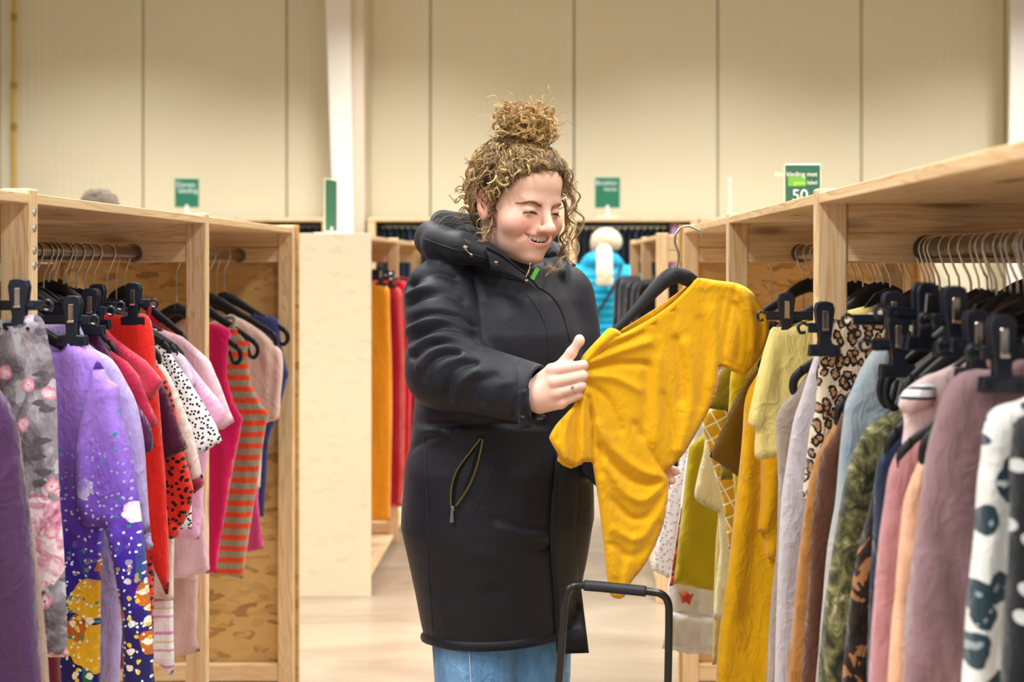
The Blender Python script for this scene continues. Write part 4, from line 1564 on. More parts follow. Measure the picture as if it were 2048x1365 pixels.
def strands(paths, r, col, taper=0.35, sides=3, rtap=False):
    """many thin tubes at once: paths (n,m,3), r (n,), col (n,3) -> v, f, c"""
    n, m, _ = paths.shape
    t = np.gradient(paths, axis=1)
    t /= np.linalg.norm(t, axis=2)[..., None] + 1e-12
    ref = np.array([.31, .52, .79])
    u = np.cross(t, ref)
    u /= np.linalg.norm(u, axis=2)[..., None] + 1e-9
    w = np.cross(t, u)
    a = np.arange(sides) * 2 * math.pi / sides
    tp = 1 - (1 - taper) * np.linspace(0, 1, m) ** 2
    if rtap:
        tp = tp * np.clip(.12 + np.linspace(0, 1, m) / .28, 0, 1)
    rr = r[:, None] * tp[None, :]
    v = paths[:, :, None, :] + rr[:, :, None, None] * (u[:, :, None, :] * np.cos(a)[None, None, :, None] + w[:, :, None, :] * np.sin(a)[None, None, :, None])
    base = (np.arange(n) * m * sides)[:, None, None] + (np.arange(m - 1) * sides)[None, :, None]
    k = np.arange(sides)[None, None, :]
    l = (np.arange(sides) + 1) % sides
    l = l[None, None, :]
    f = np.stack([base + k, base + l, base + sides + l, base + sides + k], -1).reshape(-1, 4)
    c = np.repeat(col, m * sides, 0)
    return v.reshape(-1, 3), f, c


def vcol_mat(name, rough=.5, spec=.4, sss=0.0, bump=None):
    n = NT(name, rough, spec)
    a = n.n('ShaderNodeVertexColor')
    a.layer_name = 'col'
    co = n.coord((1, 1, 1))
    v = n.noise(co, 120, 3)
    n.color(n.mix(.10, a.outputs['Color'], n.mix(v.outputs['Fac'], (.45, .45, .45, 1), (1, 1, 1, 1)), 'MULTIPLY'))
    if sss:
        n.b.inputs['Subsurface Weight'].default_value = sss
        n.b.inputs['Subsurface Radius'].default_value = (.012, .005, .003)
        n.b.inputs['Subsurface Scale'].default_value = .6
    if bump:
        w = n.noise(co, 600, 2)
        n.bump(w.outputs['Fac'], bump, .002)
    return n.m


M_SKIN = vcol_mat('skin', .45, .4, .12, .05)
M_HAIR = vcol_mat('hair_strands', .42, .5)
# ------------------------------------------------------------------ the woman
WB = np.array([-0.11, 2.95, 0.0])
woman = empty('person', tuple(WB))
tag(woman, 'smiling woman with curly bun in long black coat holding up a yellow shirt', 'person')


def wobj(name, v, f, mat, col=None, parent=None):
    p = parent or woman
    off = WB if parent is None else WB + np.array(parent.location)
    return link(name, fast_mesh(name, np.asarray(v) - off, f, mat, col), p)


def wmb(name, mb, mat, parent=None, smooth='all'):
    off = WB if parent is None else WB + np.array(parent.location)
    mb.v = [q - off for q in mb.v]
    return mb.build(name, mat, parent or woman, smooth=smooth)


# --- head frame: x her left, y forward, z up
psi, the = math.radians(42), math.radians(10)
f0 = np.array([math.sin(psi), -math.cos(psi), 0])
HX = np.array([math.cos(psi), math.sin(psi), 0])
HY = f0 * math.cos(the) - np.array([0, 0, 1]) * math.sin(the)
HZ = np.array([0, 0, 1]) * math.cos(the) + f0 * math.sin(the)
roll = math.radians(-2.0)
HX, HZ = HX * math.cos(roll) + HZ * math.sin(roll), HZ * math.cos(roll) - HX * math.sin(roll)
HO = P(1034, 406, 2.87)
HM = np.stack([HX, HY, HZ], 0) * 1.05          # local @ HM -> world


def h2w(p):
    return np.asarray(p) @ HM + HO


ZU = lambda x: -.0535 + .0050 * np.clip(np.abs(x) / .0355, 0, 1.2) ** 2      # upper lip line
ZL = lambda x: -.0688 + .0195 * np.clip(np.abs(x) / .0355, 0, 1.2) ** 3    # lower lip line
YM = lambda x: .0862 - 20.0 * x * x


def head_sdf(p):
    x, y, z = p[:, 0], p[:, 1], p[:, 2]
    m = p.copy()
    m[:, 0] = np.abs(m[:, 0])
    d = ell(p, (0, -.016, .026), (.0725, .089, .083))
    d = smin(d, ell(p, (0, .046, .046), (.056, .045, .046)), .03)
    d = smin(d, ell(p, (0, .020, -.032), (.0625, .066, .080)), .03)
    d = smin(d, ell(p, (0, .025, -.067), (.0535, .055, .040)), .022)
    d = smin(d, ell(p, (0, .066, -.0955), (.020, .018, .014)), .022)
    d = smin(d, ell(m, (.046, .053, -.034), (.025, .024, .022)), .02)
    d = smin(d, ell(p, (0, .0735, .013), (.044, .013, .009)), .016)
    d = smin(d, ell(p, (0, .066, -.061), (.033, .021, .024)), .014)
    # eye sockets and lids
    d = smax(d, -ell(m, (.0315, .101, -.005), (.018, .019, .0125)), .012)
    d = smin(d, ell(m, (.0305, .0725, -.006), (.0145, .0125, .0115)), .005)
    # nose
    n = cap(p, (0, .083, .006), (0, .1030, -.032), .0068, .0095)
    n = smin(n, ell(p, (0, .1060, -.0365), (.0120, .0112, .0100)), .008)
    n = smin(n, ell(m, (.0138, .0965, -.0385), (.0075, .0090, .0072)), .006)
    d = smin(d, n, .010)
    d = smax(d, -ell(m, (.0062, .1035, -.0465), (.0036, .0045, .004)), .003)
    # smile folds
    fold = chain(m, [(.0205, .0925, -.0385), (.032, .082, -.046), (.0425, .070, -.060)], [.0006, .0010, .0004], .004)
    d = smax(d, -fold, .011)
    # open mouth
    xa = np.abs(x)
    cut = np.maximum(np.maximum(z - (ZU(x) - .0008), (ZL(x) + .0015) - z), xa - .0335)
    cut = np.maximum(cut, .052 - y)
    d = smax(d, -cut, .0025)
    # lips
    xs = np.linspace(-.0365, .0365, 9)
    up = [(a, YM(a) - .0005, ZU(a) + .0020 + (.0012 if 0.004 < abs(a) < .012 else 0)) for a in xs]
    lo = [(a, YM(a) - .0015 + .001 * (abs(a) < .015), ZL(a) - .0024) for a in xs]
    d = smin(d, chain(p, up, [.0016, .0022, .0027, .0030, .0029, .0030, .0027, .0022, .0016]), .003)
    d = smin(d, chain(p, lo, [.0016, .0024, .0036, .0044, .0047, .0044, .0036, .0024, .0016]), .003)
    # eye slits
    ze = -.0085 - 9.0 * (m[:, 0] - .0305) ** 2 * 2
    sl = np.maximum(np.abs(z - ze) - .0019, np.abs(m[:, 0] - .0305) - .0130)
    sl = np.maximum(sl, .070 - y)
    d = smax(d, -sl, .0015)
    # ears
    e = m.copy()
    ang = math.radians(14)
    ey, ez = e[:, 1] + .010, e[:, 2] + .006
    e[:, 1], e[:, 2] = ey * math.cos(ang) + ez * math.sin(ang), ez * math.cos(ang) - ey * math.sin(ang)
    ear = ell(e, (.0765, 0, 0), (.0085, .018, .031))
    ear = smax(ear, -ell(e, (.0845, .002, .003), (.006, .0105, .019)), .004)
    ear = smin(ear, ell(e, (.077, .004, -.026), (.006, .009, .009)), .006)
    d = smin(d, ear, .006)
    # neck
    d = smin(d, cap(p, (0, -.030, -.06), (0, -.066, -.25), .046, .058), .022)
    return d


hv, hf = nets(head_sdf, (-.1, -.125, -.27), (.1, .135, .135), .00185)


def skin_col(v):
    """skin pigment in head coordinates"""
    b = np.array(lin('#e9bda9')[:3])
    c = np.tile(b, (len(v), 1))
    x, y, z = np.abs(v[:, 0]), v[:, 1], v[:, 2]

    def mixc(w, col):
        nonlocal c
        c = c * (1 - w[:, None]) + np.array(lin(col)[:3]) * w[:, None]
    mixc(.55 * np.exp(-(((x - .045) / .022) ** 2 + ((z + .034) / .02) ** 2)) * np.clip((y - .015) / .03, 0, 1), '#d8857a')
    mixc(.35 * np.exp(-((x / .014) ** 2 + ((z + .036) / .014) ** 2)) * (y > .09) * .6, '#e09a88')
    mixc(.5 * (x > .071) * (z > -.05) * (z < .04) * (y < .02), '#e08d7c')
    mixc(.25 * np.exp(-((x / .02) ** 2 + ((z + .100) / .014) ** 2)) * (y > .05), '#e0a090')
    zx = v[:, 0]
    sm = lambda q, a: 1 / (1 + np.exp(np.clip((q - a) / .0006, -40, 40)))
    lw = np.maximum(sm(np.abs(z - (ZU(zx) + .0019)), .0030), sm(np.abs(z - (ZL(zx) - .0024)), .0046))
    lw = lw * sm(x, .0365) * sm(-y, -(YM(zx) - .010)) * (y > .05)
    mixc(lw * .62, '#d68a84')
    inner = ((z < ZU(zx)) & (z > ZL(zx)) & (x < .034) & (y > .035) & (y < YM(zx) - .004)).astype(float)
    mixc(inner * .9, '#5a1f1f')
    return c


# --- hands, in world space
def G(px, py, Y):
    return P(px, py, Y)


hY = 2.635
kn = [G(1103, 741, hY + .002), G(1106, 765, hY - .004), G(1112, 787, hY - .002), G(1122, 806, hY + .006)]
pip = [G(1166, 731, hY - .006), G(1166, 752, hY - .010), G(1163, 772, hY - .008), G(1158, 790, hY)]
tipm = [G(1168, 735, hY + .018), G(1167, 755, hY + .015), G(1164, 775, hY + .016), G(1158, 792, hY + .020)]
tip = [G(1148, 740, hY + .028), G(1147, 759, hY + .026), G(1146, 777, hY + .026), G(1142, 793, hY + .028)]
fr = [.0098, .0099, .0094, .0086]
wr = G(1074, 790, hY + .012)


def rhand(p):
    d = cap(p, G(1055, 790, hY + .022), wr, .030, .029)
    for i in range(4):
        d = smin(d, cap(p, wr + (kn[i] - kn[1]) * .42, kn[i], .019, .0125), .012)
    for i in range(4):
        fing = chain(p, [kn[i], pip[i], tipm[i], tip[i]], [fr[i] * 1.12, fr[i], fr[i] * .93, fr[i] * .85], .002)
        fing = smin(fing, ell(p, kn[i] + np.array([0, -.004, .001]), (.0095, .009, .0095)), .008)
        d = smin(d, fing, .0032)
    th = chain(p, [G(1086, 762, hY + .014), G(1118, 738, hY + .010), G(1143, 706, hY + .006), G(1158, 683, hY + .006)], [.017, .0125, .0100, .0085], .006)
    th = smin(th, ell(p, G(1159, 681, hY + .006), (.0095, .008, .011)), .006)
    d = smin(d, th, .008)
    return d


lY = 2.765


def lhand(p):
    w = G(1262, 962, lY + .03)
    d = cap(p, G(1245, 962, lY + .035), w, .027, .027)
    k = [G(1296, 932, lY + .012), G(1294, 950, lY + .010), G(1292, 968, lY + .012), G(1288, 984, lY + .016)]
    a = [G(1328, 934, lY + .004), G(1326, 950, lY), G(1322, 966, lY), G(1314, 982, lY + .006)]
    b = [G(1351, 943, lY - .012), G(1343, 961, lY - .014), G(1331, 972, lY - .006), G(1322, 986, lY)]
    for i in range(4):
        d = smin(d, cap(p, w + (k[i] - k[1]) * .5, k[i], .018, .012), .012)
    for i in range(4):
        d = smin(d, chain(p, [k[i], a[i], b[i]], [.0105, .0096, .0088], .003), .0045)
    th = chain(p, [w + np.array([.0, -.01, .01]), G(1290, 925, lY - .02), G(1305, 915, lY - .03)], [.015, .011, .009], .005)
    return smin(d, th, .008)


ax = WB.copy()
tps = math.radians(38)
TF = np.array([math.sin(tps), -math.cos(tps), 0])
TL = np.array([math.cos(tps), math.sin(tps), 0])
SHR = np.array([-0.228, 2.862, 1.415])
ELR = G(888, 742, 2.745)
WRR = G(1062, 787, 2.66)
SHL = np.array([0.022, 3.045, 1.41])
ELL_ = G(1165, 860, 2.98)
WRL = G(1250, 962, 2.80)


def body_sdf(p):
    d = cap(p, ax + np.array([0, 0, .95]), ax + np.array([0, 0, 1.36]), .12, .11)
    d = smin(d, cap(p, h2w((0, -.045, -.16)), ax + np.array([-.01, 0, 1.36]), .05, .07), .06)
    d = smin(d, cap(p, SHR, SHL, .045), .06)
    for a, b, c in ((SHR, ELR, WRR), (SHL, ELL_, WRL)):
        d = smin(d, chain(p, [a, b, c], [.045, .038, .027], .02), .02)
    for s in (-1, 1):
        hip = ax + TL * .08 * s + np.array([0, 0, .92])
        kne = ax + TL * .085 * s + TF * .02 + np.array([0, 0, .49])
        ank = ax + TL * .085 * s + np.array([0, 0, .09])
        toe = ank + TF * .13 + np.array([0, 0, -.06])
        d = smin(d, chain(p, [hip, kne, ank, toe], [.078, .052, .036, .03], .02), .03)
    return d


bv, bf = nets(body_sdf, (-.42, 2.55, 0.0), (.32, 3.25, 1.5), .013)
rv, rf = nets(rhand, G(1040, 850, 2.60) - np.array([0, .02, 0]), G(1190, 655, 2.72), .0017)
lv, lf = nets(lhand, G(1225, 1010, 2.70), G(1375, 890, 2.86), .0019)


def hand_col(v, tips):
    c = np.tile(np.array(lin('#e9c0b0')[:3]), (len(v), 1))
    w = np.zeros(len(v))
    for t in tips:
        w = np.maximum(w, np.exp(-((v - t) ** 2).sum(1) / .011 ** 2))
    return c * (1 - .5 * w[:, None]) + np.array(lin('#d98f80')[:3]) * .5 * w[:, None]


HW = h2w(hv)
rcol = hand_col(rv, list(kn) + [G(1150, 695, hY)])
lcol = hand_col(lv, [G(1351, 943, lY), G(1343, 961, lY)])
bcol = np.tile(np.array(lin('#e9bda9')[:3]), (len(bv), 1))
allv = np.concatenate([HW, rv, lv, bv])
allf = np.concatenate([hf, rf + len(HW), lf + len(HW) + len(rv), bf + len(HW) + len(rv) + len(lv)])
allc = np.concatenate([skin_col(hv), rcol, lcol, bcol])
body = wobj('body', allv, allf, M_SKIN, allc)

# --- eyes, lashes, brows, teeth
from mathutils.bvhtree import BVHTree


def front_y(xs, zs):
    """y of the face surface at given x,z in head space"""
    xs = np.asarray(xs, float)
    y = np.full(len(xs), .125)
    for _ in range(60):
        d = head_sdf(np.stack([xs, y, np.asarray(zs, float)], -1))
        y -= np.clip(d, -.002, .01) * .7
    return y


mb_w = MB()
for s in (-1, 1):
    e = MB().ball((0, 0, 0), .0118, 20, 14)
    ev = np.concatenate(e.v) + np.array([.0305 * s, .0715, -.006])
    dirs = (ev - np.array([.0305 * s, .0715, -.006])) / .0118
    look = np.array([.1, .82, -.36])
    look /= np.linalg.norm(look)
    k = dirs @ look
    col = np.tile(np.array(lin('#e9e2dc')[:3]), (len(ev), 1))
    col[k > .80] = lin('#4c3a2a')[:3]
    col[k > .94] = lin('#0d0b0a')[:3]
    wobj('eye', h2w(ev), np.array([f for f in e.f]), vcol_mat('eye_surface', .1, .5), col)
    # upper lash line
    xs = np.linspace(-.0140, .0145, 12)
    xx = .0305 * s + xs * s
    zz = -.0078 - 18 * xs ** 2 * (1 + .2 * (xs > 0))
    yy = front_y(xx, zz + .0016) + .0004
    lp = MB().tube(h2w(np.stack([xx, yy, zz + .0003], -1)), np.interp(np.arange(12), [0, 3, 9, 11], [.0003, .0006, .0007, .0003]), 6)
    for q in range(16):
        t = q / 15
        x0 = np.interp(t * 11, np.arange(12), xx)
        z0 = np.interp(t * 11, np.arange(12), zz)
        y0 = np.interp(t * 11, np.arange(12), yy)
        o = (t - .5) * .006 * s
        lp.tube(h2w([(x0, y0, z0), (x0 + o * .6, y0 + .003, z0 - .0020), (x0 + o, y0 + .0055, z0 - .0022)]), [.0003, .00025, .0001], 4)
    wmb('eyelashes', lp, plain('lash_brown', '#3a2a20', .6))
    # brow hairs
    n = 160
    r = np.random.default_rng(5 + s)
    t = r.uniform(0, 1, n)
    bx = (.0115 + .037 * t)
    bz = .0035 + .0080 * np.sin(np.clip(t * 1.25, 0, 1) * math.pi * .62) - .006 * np.clip(t - .7, 0, 1) * 3.2 + r.normal(0, .0015, n) * (1.1 - .7 * t)
    by = front_y(bx * s, bz) + .0006
    st = np.stack([bx * s, by, bz], -1)
    bx2 = bx + .007
    bz2 = bz + .0022 * (1 - 1.5 * t)
    by2 = front_y(bx2 * s, bz2) + .0012
    en = np.stack([bx2 * s, by2, bz2], -1)
    pa = np.stack([st, (st + en) / 2 + np.array([0, .0006, 0]), en], 1)
    v, f, c = strands(h2w(pa.reshape(-1, 3)).reshape(n, 3, 3), np.full(n, .00055), np.tile(np.array(lin('#ab8468')[:3]), (n, 1)) * r.uniform(.7, 1.2, n)[:, None])
    wobj('eyebrow', v, f, M_HAIR, c)

tm = MB()
for s in (-1, 1):
    x = 0
    for wdt, hh in ((.0084, .0122), (.0068, .0110), (.0072, .0112), (.0062, .0100), (.0055, .0090)):
        xc = (x + wdt / 2) * s
        x += wdt
        ya = YM(xc) - .0055 + (0.0012)
        zt = ZU(xc) + .001
        slope = -38 * xc
        tb = MB().ball((0, 0, 0), (wdt * .53, .0028, hh * .62), 10, 8)
        vv = np.concatenate(tb.v)
        vv[:, 0] = np.clip(vv[:, 0], -wdt * .47, wdt * .47)
        vv[:, 2] = np.clip(vv[:, 2], -hh * .5, hh * .6)
        vv[:, 1] += slope * vv[:, 0]
        tm.add(h2w(vv + np.array([xc, ya, zt - hh * .5])), tb.f)
wmb('teeth', tm, plain('tooth_white', '#f0e8dc', .25, .5, vary=.02))

# --- hair
HC = np.array([0, -.016, .026])
HR = np.array([.0755, .0925, .0865])
BUN = np.array([0.0, -.006, .150])
r = np.random.default_rng(21)


def hair_cols(n, lo='#5b4128', hi='#c39a5c', mid='#8a6a42'):
    t = r.beta(.9, .9, n)[:, None]
    a, b, c = (np.array(lin(q)[:3]) for q in (lo, mid, hi))
    return np.where(t < .5, a + (b - a) * t * 2, b + (c - b) * (t - .5) * 2)


def hairy(p):
    x, y, z = np.abs(p[:, 0]), p[:, 1], p[:, 2]
    lim = .014 + np.clip(z, 0, None) * 1.02
    k = (y < lim) & (z > -.012)
    k |= (y < -.024) & (z > -.078)
    ear = (x > .055) & (y > -.034) & (y < .010) & (z < .022)
    return k & ~ear


def skull(p):
    d = ell(p, (0, -.016, .026), (.0725, .089, .083))
    d = smin(d, ell(p, (0, .046, .046), (.056, .045, .046)), .03)
    return smin(d, ell(p, (0, .020, -.032), (.0625, .066, .080)), .03)


def off_skull(pa, lift):
    """push points out to at least the given height over the scalp"""
    sh = pa.shape
    p = pa.reshape(-1, 3).copy()
    lf_ = np.broadcast_to(lift, sh[:-1]).reshape(-1)
    for _ in range(3):
        d = skull(p)
        e = 1e-4
        g = np.stack([skull(p + np.array(q)) - d for q in ((e, 0, 0), (0, e, 0), (0, 0, e))], -1) / e
        g /= np.linalg.norm(g, axis=1)[:, None] + 1e-9
        p += g * np.clip(lf_ - d, 0, .03)[:, None]
    return p.reshape(sh)


def curl(paths, amp, wl, grow=None):
    """adds ringlets to (n,m,3) paths"""
    n, m, _ = paths.shape
    t = np.gradient(paths, axis=1)
    L = np.cumsum(np.linalg.norm(t, axis=2), 1)
    t /= np.linalg.norm(t, axis=2)[..., None] + 1e-9
    u = np.cross(t, np.array([.3, .5, .8]))
    u /= np.linalg.norm(u, axis=2)[..., None] + 1e-9
    w = np.cross(t, u)
    ph = r.uniform(0, 6.28, (n, 1))
    a = (amp if np.ndim(amp) else np.full(n, amp))[:, None]
    k = 2 * math.pi / (wl if np.ndim(wl) else np.full(n, wl))[:, None]
    g = np.ones(m) if grow is None else grow
    return paths + (a * g[None] * np.cos(k * L + ph))[..., None] * u + (a * g[None] * np.sin(k * L + ph))[..., None] * w


V, Fc, C = [], [], []
off = 0


def add_strands(paths, rr, cc, taper=.4, root=None):
    global off
    v, f, c = strands(paths, rr, cc, taper, 3, root is not None)
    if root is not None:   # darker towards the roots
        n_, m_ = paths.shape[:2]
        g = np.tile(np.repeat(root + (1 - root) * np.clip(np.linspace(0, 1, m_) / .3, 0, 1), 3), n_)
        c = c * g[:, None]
    V.append(v)
    Fc.append(f + off)
    C.append(c)
    off += len(v)


def on_skull(d):
    """points of the scalp in the given directions from its centre"""
    p = HC + d * .04
    for _ in range(30):
        p = p - d * np.clip(skull(p), -.02, .02)[:, None] * .9
    return p


def clumped(guides, per, spread, amp, wl, rr, cols, grow=None, lift=None, taper=.55, bright=None):
    """each guide curve becomes a wavy lock of several hairs that curl together"""
    n, m, _ = guides.shape
    g = curl(guides, amp, wl, grow)
    if lift is not None:
        g = off_skull(g, lift)
    rep = np.repeat(g, per, 0)
    jit = r.normal(0, 1, (n * per, 1, 3)) * spread
    jit2 = r.normal(0, 1, (n * per, 1, 3)) * spread * .7
    tt_ = np.linspace(0, 1, m)[None, :, None]
    rep = rep + jit * (1 - tt_) + jit2 * tt_ + r.normal(0, .00035, rep.shape)
    cc = np.repeat(cols, per, 0) * r.uniform(.72, 1.25, (n * per, 1))
    add_strands(h2w(rep.reshape(-1, 3)).reshape(n * per, m, 3), r.uniform(*rr, n * per), cc, taper, bright)


dd_ = r.normal(size=(6000, 3))
dd_ /= np.linalg.norm(dd_, axis=1)[:, None]
roots = on_skull(dd_)
roots = roots[hairy(roots)][:480]
# a dense row along the hairline at forehead and temples
zz_ = r.uniform(-.01, .10, 4000)
an_ = np.stack([r.uniform(-1, 1, 4000), r.uniform(0, 1, 4000), r.uniform(-.2, 1, 4000)], -1)
an_ /= np.linalg.norm(an_, axis=1)[:, None]
ed = on_skull(an_)
lim_ = .014 + np.clip(ed[:, 2], 0, None) * 1.02
ed = ed[hairy(ed) & (ed[:, 1] > lim_ - .012)][:300]
ed = ed + r.normal(0, .004, ed.shape) * np.array([1, .6, 1])
roots = np.concatenate([roots, ed])
n = len(roots)
m = 28
t = np.linspace(0, 1, m)[None, :, None]
tgt = BUN + np.array([0, 0, -.034]) + r.normal(0, .014, (n, 3)) * np.array([1, 1, .3])
pth = roots[:, None, :] * (1 - t) + tgt[:, None, :] * t
pth = off_skull(pth, (.004 + .012 * r.uniform(.1, 1, (n, 1)) * np.sin(np.pi * np.linspace(0, 1, m) ** .7)[None, :]))
sw = np.stack([np.sin(roots[:, 0] * 60), np.cos(roots[:, 2] * 50), np.zeros(n)], -1) * .006
pth = pth + sw[:, None, :] * np.sin(np.pi * t)
clumped(pth, 6, .0016, r.uniform(.004, .0100, n), r.uniform(.036, .060, n), (.00045, .00085), hair_cols(n, '#5f4630', '#dcc08c', '#a3855c'), np.clip(np.linspace(.05, 1.8, m), 0, 1), .002, .8, .5)
ns = 700
sg_ = pth[r.choice(n, ns)] + r.normal(0, .003, (ns, 1, 3))
sg_ = off_skull(curl(sg_, r.uniform(.004, .011, ns), r.uniform(.022, .05, ns), np.clip(np.linspace(.05, 1.8, m), 0, 1)), .004)
add_strands(h2w(sg_.reshape(-1, 3)).reshape(ns, m, 3), r.uniform(.0003, .0005, ns), hair_cols(ns, '#8a6a44', '#e2c48c', '#b8955f'), .5, .6)
# loose ringlets over the sides and crown
ng = 240
ri = r.choice(n, ng)
st = roots[ri]
dirn = r.normal(size=(ng, 3)) * np.array([.6, .6, .4]) + (st - HC) / HR * .25 + np.array([0, -.45, -.25])
dirn /= np.linalg.norm(dirn, axis=1)[:, None]
pl2 = st[:, None, :] + dirn[:, None, :] * t * r.uniform(.025, .06, (ng, 1, 1))
pl2 = off_skull(pl2, .012)
ok2 = ~((pl2[:, :, 1] > .02 + pl2[:, :, 2] * .9) & (pl2[:, :, 2] < .085)).any(1)
pl2 = pl2[ok2]
clumped(pl2, 7, .0014, r.uniform(.005, .0095, len(pl2)), r.uniform(.028, .042, len(pl2)), (.0004, .0008), hair_cols(len(pl2), '#7a5a38', '#e9cf98', '#b8955f'), None, .006, .45)
# scalp cap under the strands
cu = MB().ball((0, 0, 0), 1.0, 72, 48)
cv = np.concatenate(cu.v)
cp = on_skull(cv / np.linalg.norm(cv, axis=1)[:, None])
keep = hairy(cp)
cp = off_skull(cp, .0022)
cf = np.array([f for f in cu.f])
cf = cf[keep[cf].all(1)]
cap_o = wobj('scalp_hair', h2w(cp), cf, fabric('scalp_tone', '#6b4f33', .8, .1))
hair = wobj('hair', np.concatenate(V), np.concatenate(Fc), M_HAIR, np.concatenate(C))
# bun
V, Fc, C, off = [], [], [], 0
nb = 210
m = 26
c1 = r.normal(size=(nb, 3))
c1 /= np.linalg.norm(c1, axis=1)[:, None]
c2 = np.cross(c1, r.normal(size=(nb, 3)))
c2 /= np.linalg.norm(c2, axis=1)[:, None]
a0 = r.uniform(0, 6.28, (nb, 1))
ar = r.uniform(1.2, 3.0, (nb, 1))
tt = np.linspace(0, 1, m)[None, :]
an = a0 + ar * tt
rd = r.uniform(.5, 1.08, (nb, 1)) * (1 + .2 * np.sin(an * 2 + a0))
bp_ = rd[..., None] * (c1[:, None, :] * np.cos(an)[..., None] + c2[:, None, :] * np.sin(an)[..., None]) * np.array([.056, .052, .040]) + BUN
clumped(bp_, 7, .0016, r.uniform(.002, .007, nb), r.uniform(.024, .045, nb), (.0004, .0008), hair_cols(nb, '#7a5a34', '#f0d596', '#c49c60'), None, None, .5)
# flyaway ends
nf = 220
c1 = r.normal(size=(nf, 3)) * np.array([1, 1, .7]) + np.array([0, 0, .45])
c1 /= np.linalg.norm(c1, axis=1)[:, None]
stt = BUN + c1 * np.array([.045, .045, .034])
wd = r.normal(size=(nf, 3)) * .5 + c1
fl_ = stt[:, None, :] + wd[:, None, :] * np.linspace(0, 1, m)[None, :, None] * r.uniform(.010, .040, (nf, 1, 1))
fl_ = curl(fl_, r.uniform(.004, .010, nf), r.uniform(.022, .045, nf), np.linspace(.1, 1, m))
add_strands(h2w(fl_.reshape(-1, 3)).reshape(nf, m, 3), r.uniform(.0004, .0008, nf), hair_cols(nf, '#a9803f', '#ecca86', '#c79d58'), .3)
wobj('hair_bun', np.concatenate(V), np.concatenate(Fc), M_HAIR, np.concatenate(C))


# hanging locks given by pixel paths
def lock(path, cnt, spread, amp, wl, rr=(.0004, .0008), seed=0, lo='#7a5a38', hi='#e3c48a'):
    global r
    pts = catmull([P(*q) for q in path], 8)
    M_ = len(pts)
    pa = np.tile(pts[None], (cnt, 1, 1)) + r.normal(0, 1, (cnt, 1, 3)) * np.array(spread) * np.linspace(.35, 1, M_)[None, :, None]
    pa = pa[:, :, :]
    k_ = max(2, cnt // 6)
    pa = curl(pa[:k_], r.uniform(amp * .6, amp * 1.3, k_), r.uniform(wl * .8, wl * 1.3, k_), np.clip(np.linspace(.1, 1.6, M_), 0, 1))
    pa = np.repeat(pa, 6, 0) + r.normal(0, .0013, (k_ * 6, 1, 3)) * np.linspace(.5, 1.3, M_)[None, :, None]
    add_strands(pa, r.uniform(*rr, k_ * 6), np.repeat(hair_cols(k_, lo, hi), 6, 0), .3)


V, Fc, C, off = [], [], [], 0
lock([(1118, 330, 2.86), (1136, 360, 2.85), (1146, 400, 2.84), (1142, 440, 2.84), (1150, 480, 2.84), (1140, 520, 2.84)], 26, (.006, .006, .004), .007, .045)
lock([(1112, 320, 2.88), (1136, 340, 2.88), (1150, 385, 2.88), (1156, 430, 2.88), (1158, 470, 2.88), (1138, 505, 2.88)], 10, (.004, .004, .004), .010, .06, (.0004, .0007))
lock([(1125, 400, 2.90), (1132, 440, 2.90), (1122, 480, 2.89), (1124, 510, 2.87), (1106, 536, 2.85), (1082, 542, 2.83)], 34, (.007, .006, .005), .007, .05)
lock([(1085, 330, 2.84), (1115, 335, 2.84), (1132, 365, 2.84), (1138, 400, 2.845)], 40, (.006, .006, .006), .007, .03)
wobj('loose_curls', np.concatenate(V), np.concatenate(Fc), M_HAIR, np.concatenate(C))
V, Fc, C, off = [], [], [], 0
lock([(985, 372, 2.83), (982, 400, 2.815), (978, 425, 2.81), (983, 450, 2.81), (975, 470, 2.80), (955, 486, 2.79), (938, 490, 2.79)], 40, (.005, .005, .005), .006, .042)
lock([(1000, 375, 2.815), (992, 400, 2.805), (985, 420, 2.805), (980, 440, 2.805)], 40, (.006, .004, .006), .005, .03)
lock([(965, 430, 2.90), (955, 455, 2.90), (965, 478, 2.86), (985, 478, 2.81)], 22, (.006, .006, .005), .006, .04)
lock([(950, 425, 2.95), (930, 440, 2.95), (910, 434, 2.94)], 7, (.006, .004, .006), .004, .06, (.0004, .0006))
wobj('loose_curls', np.concatenate(V), np.concatenate(Fc), M_HAIR, np.concatenate(C))
# ------------------------------------------------------------------ her coat, jeans, collar
def coat_mat():
    n = NT('coat_twill', .56, .28)
    co = n.coord((1, 1, 1))
    v = n.noise(co, 11, 3)
    n.color(n.mix(v.outputs['Fac'], lin('#0d1019'), lin('#141824')))
    n.b.inputs['Sheen Weight'].default_value = .06
    w = n.noise(co, 30, 4, .6, .5)
    tw = n.math('SINE', n.math('MULTIPLY', n.math('ADD', n.sep(co)[2], n.math('MULTIPLY', n.sep(co)[0], .6)), 2600))
    n.bump(n.math('ADD', w.outputs['Fac'], n.math('MULTIPLY', tw, .02)), .16, .012)
    return n.m


M_COAT = coat_mat()
M_COAT2 = fabric('coat_lining', '#0c0d11', .8, .2)
M_FLEECE = fabric('fleece_black', '#08080a', .95, .35, wrinkle=.4)
M_STITCH = plain('navy_stitching', '#1d2336', .6)
M_STRAP = fabric('coat_strap', '#1b1f2c', .6, .1)
M_BRASS = metal('zip_brass', '#a38a58', .35)
M_SNAP = metal('snap_button', '#8a7468', .3)
M_ZIPPULL = metal('zip_pull', '#7f838c', .35)

ZL_ = np.array([.655, .70, .74, .80, .94, 1.06, 1.12, 1.17, 1.25, 1.34, 1.41, 1.455, 1.49])
AA = np.array([.164, .168, .178, .190, .222, .214, .200, .196, .190, .180, .160, .120, .095])
BB = np.array([.130, .134, .140, .148, .168, .164, .154, .150, .152, .148, .130, .110, .100])


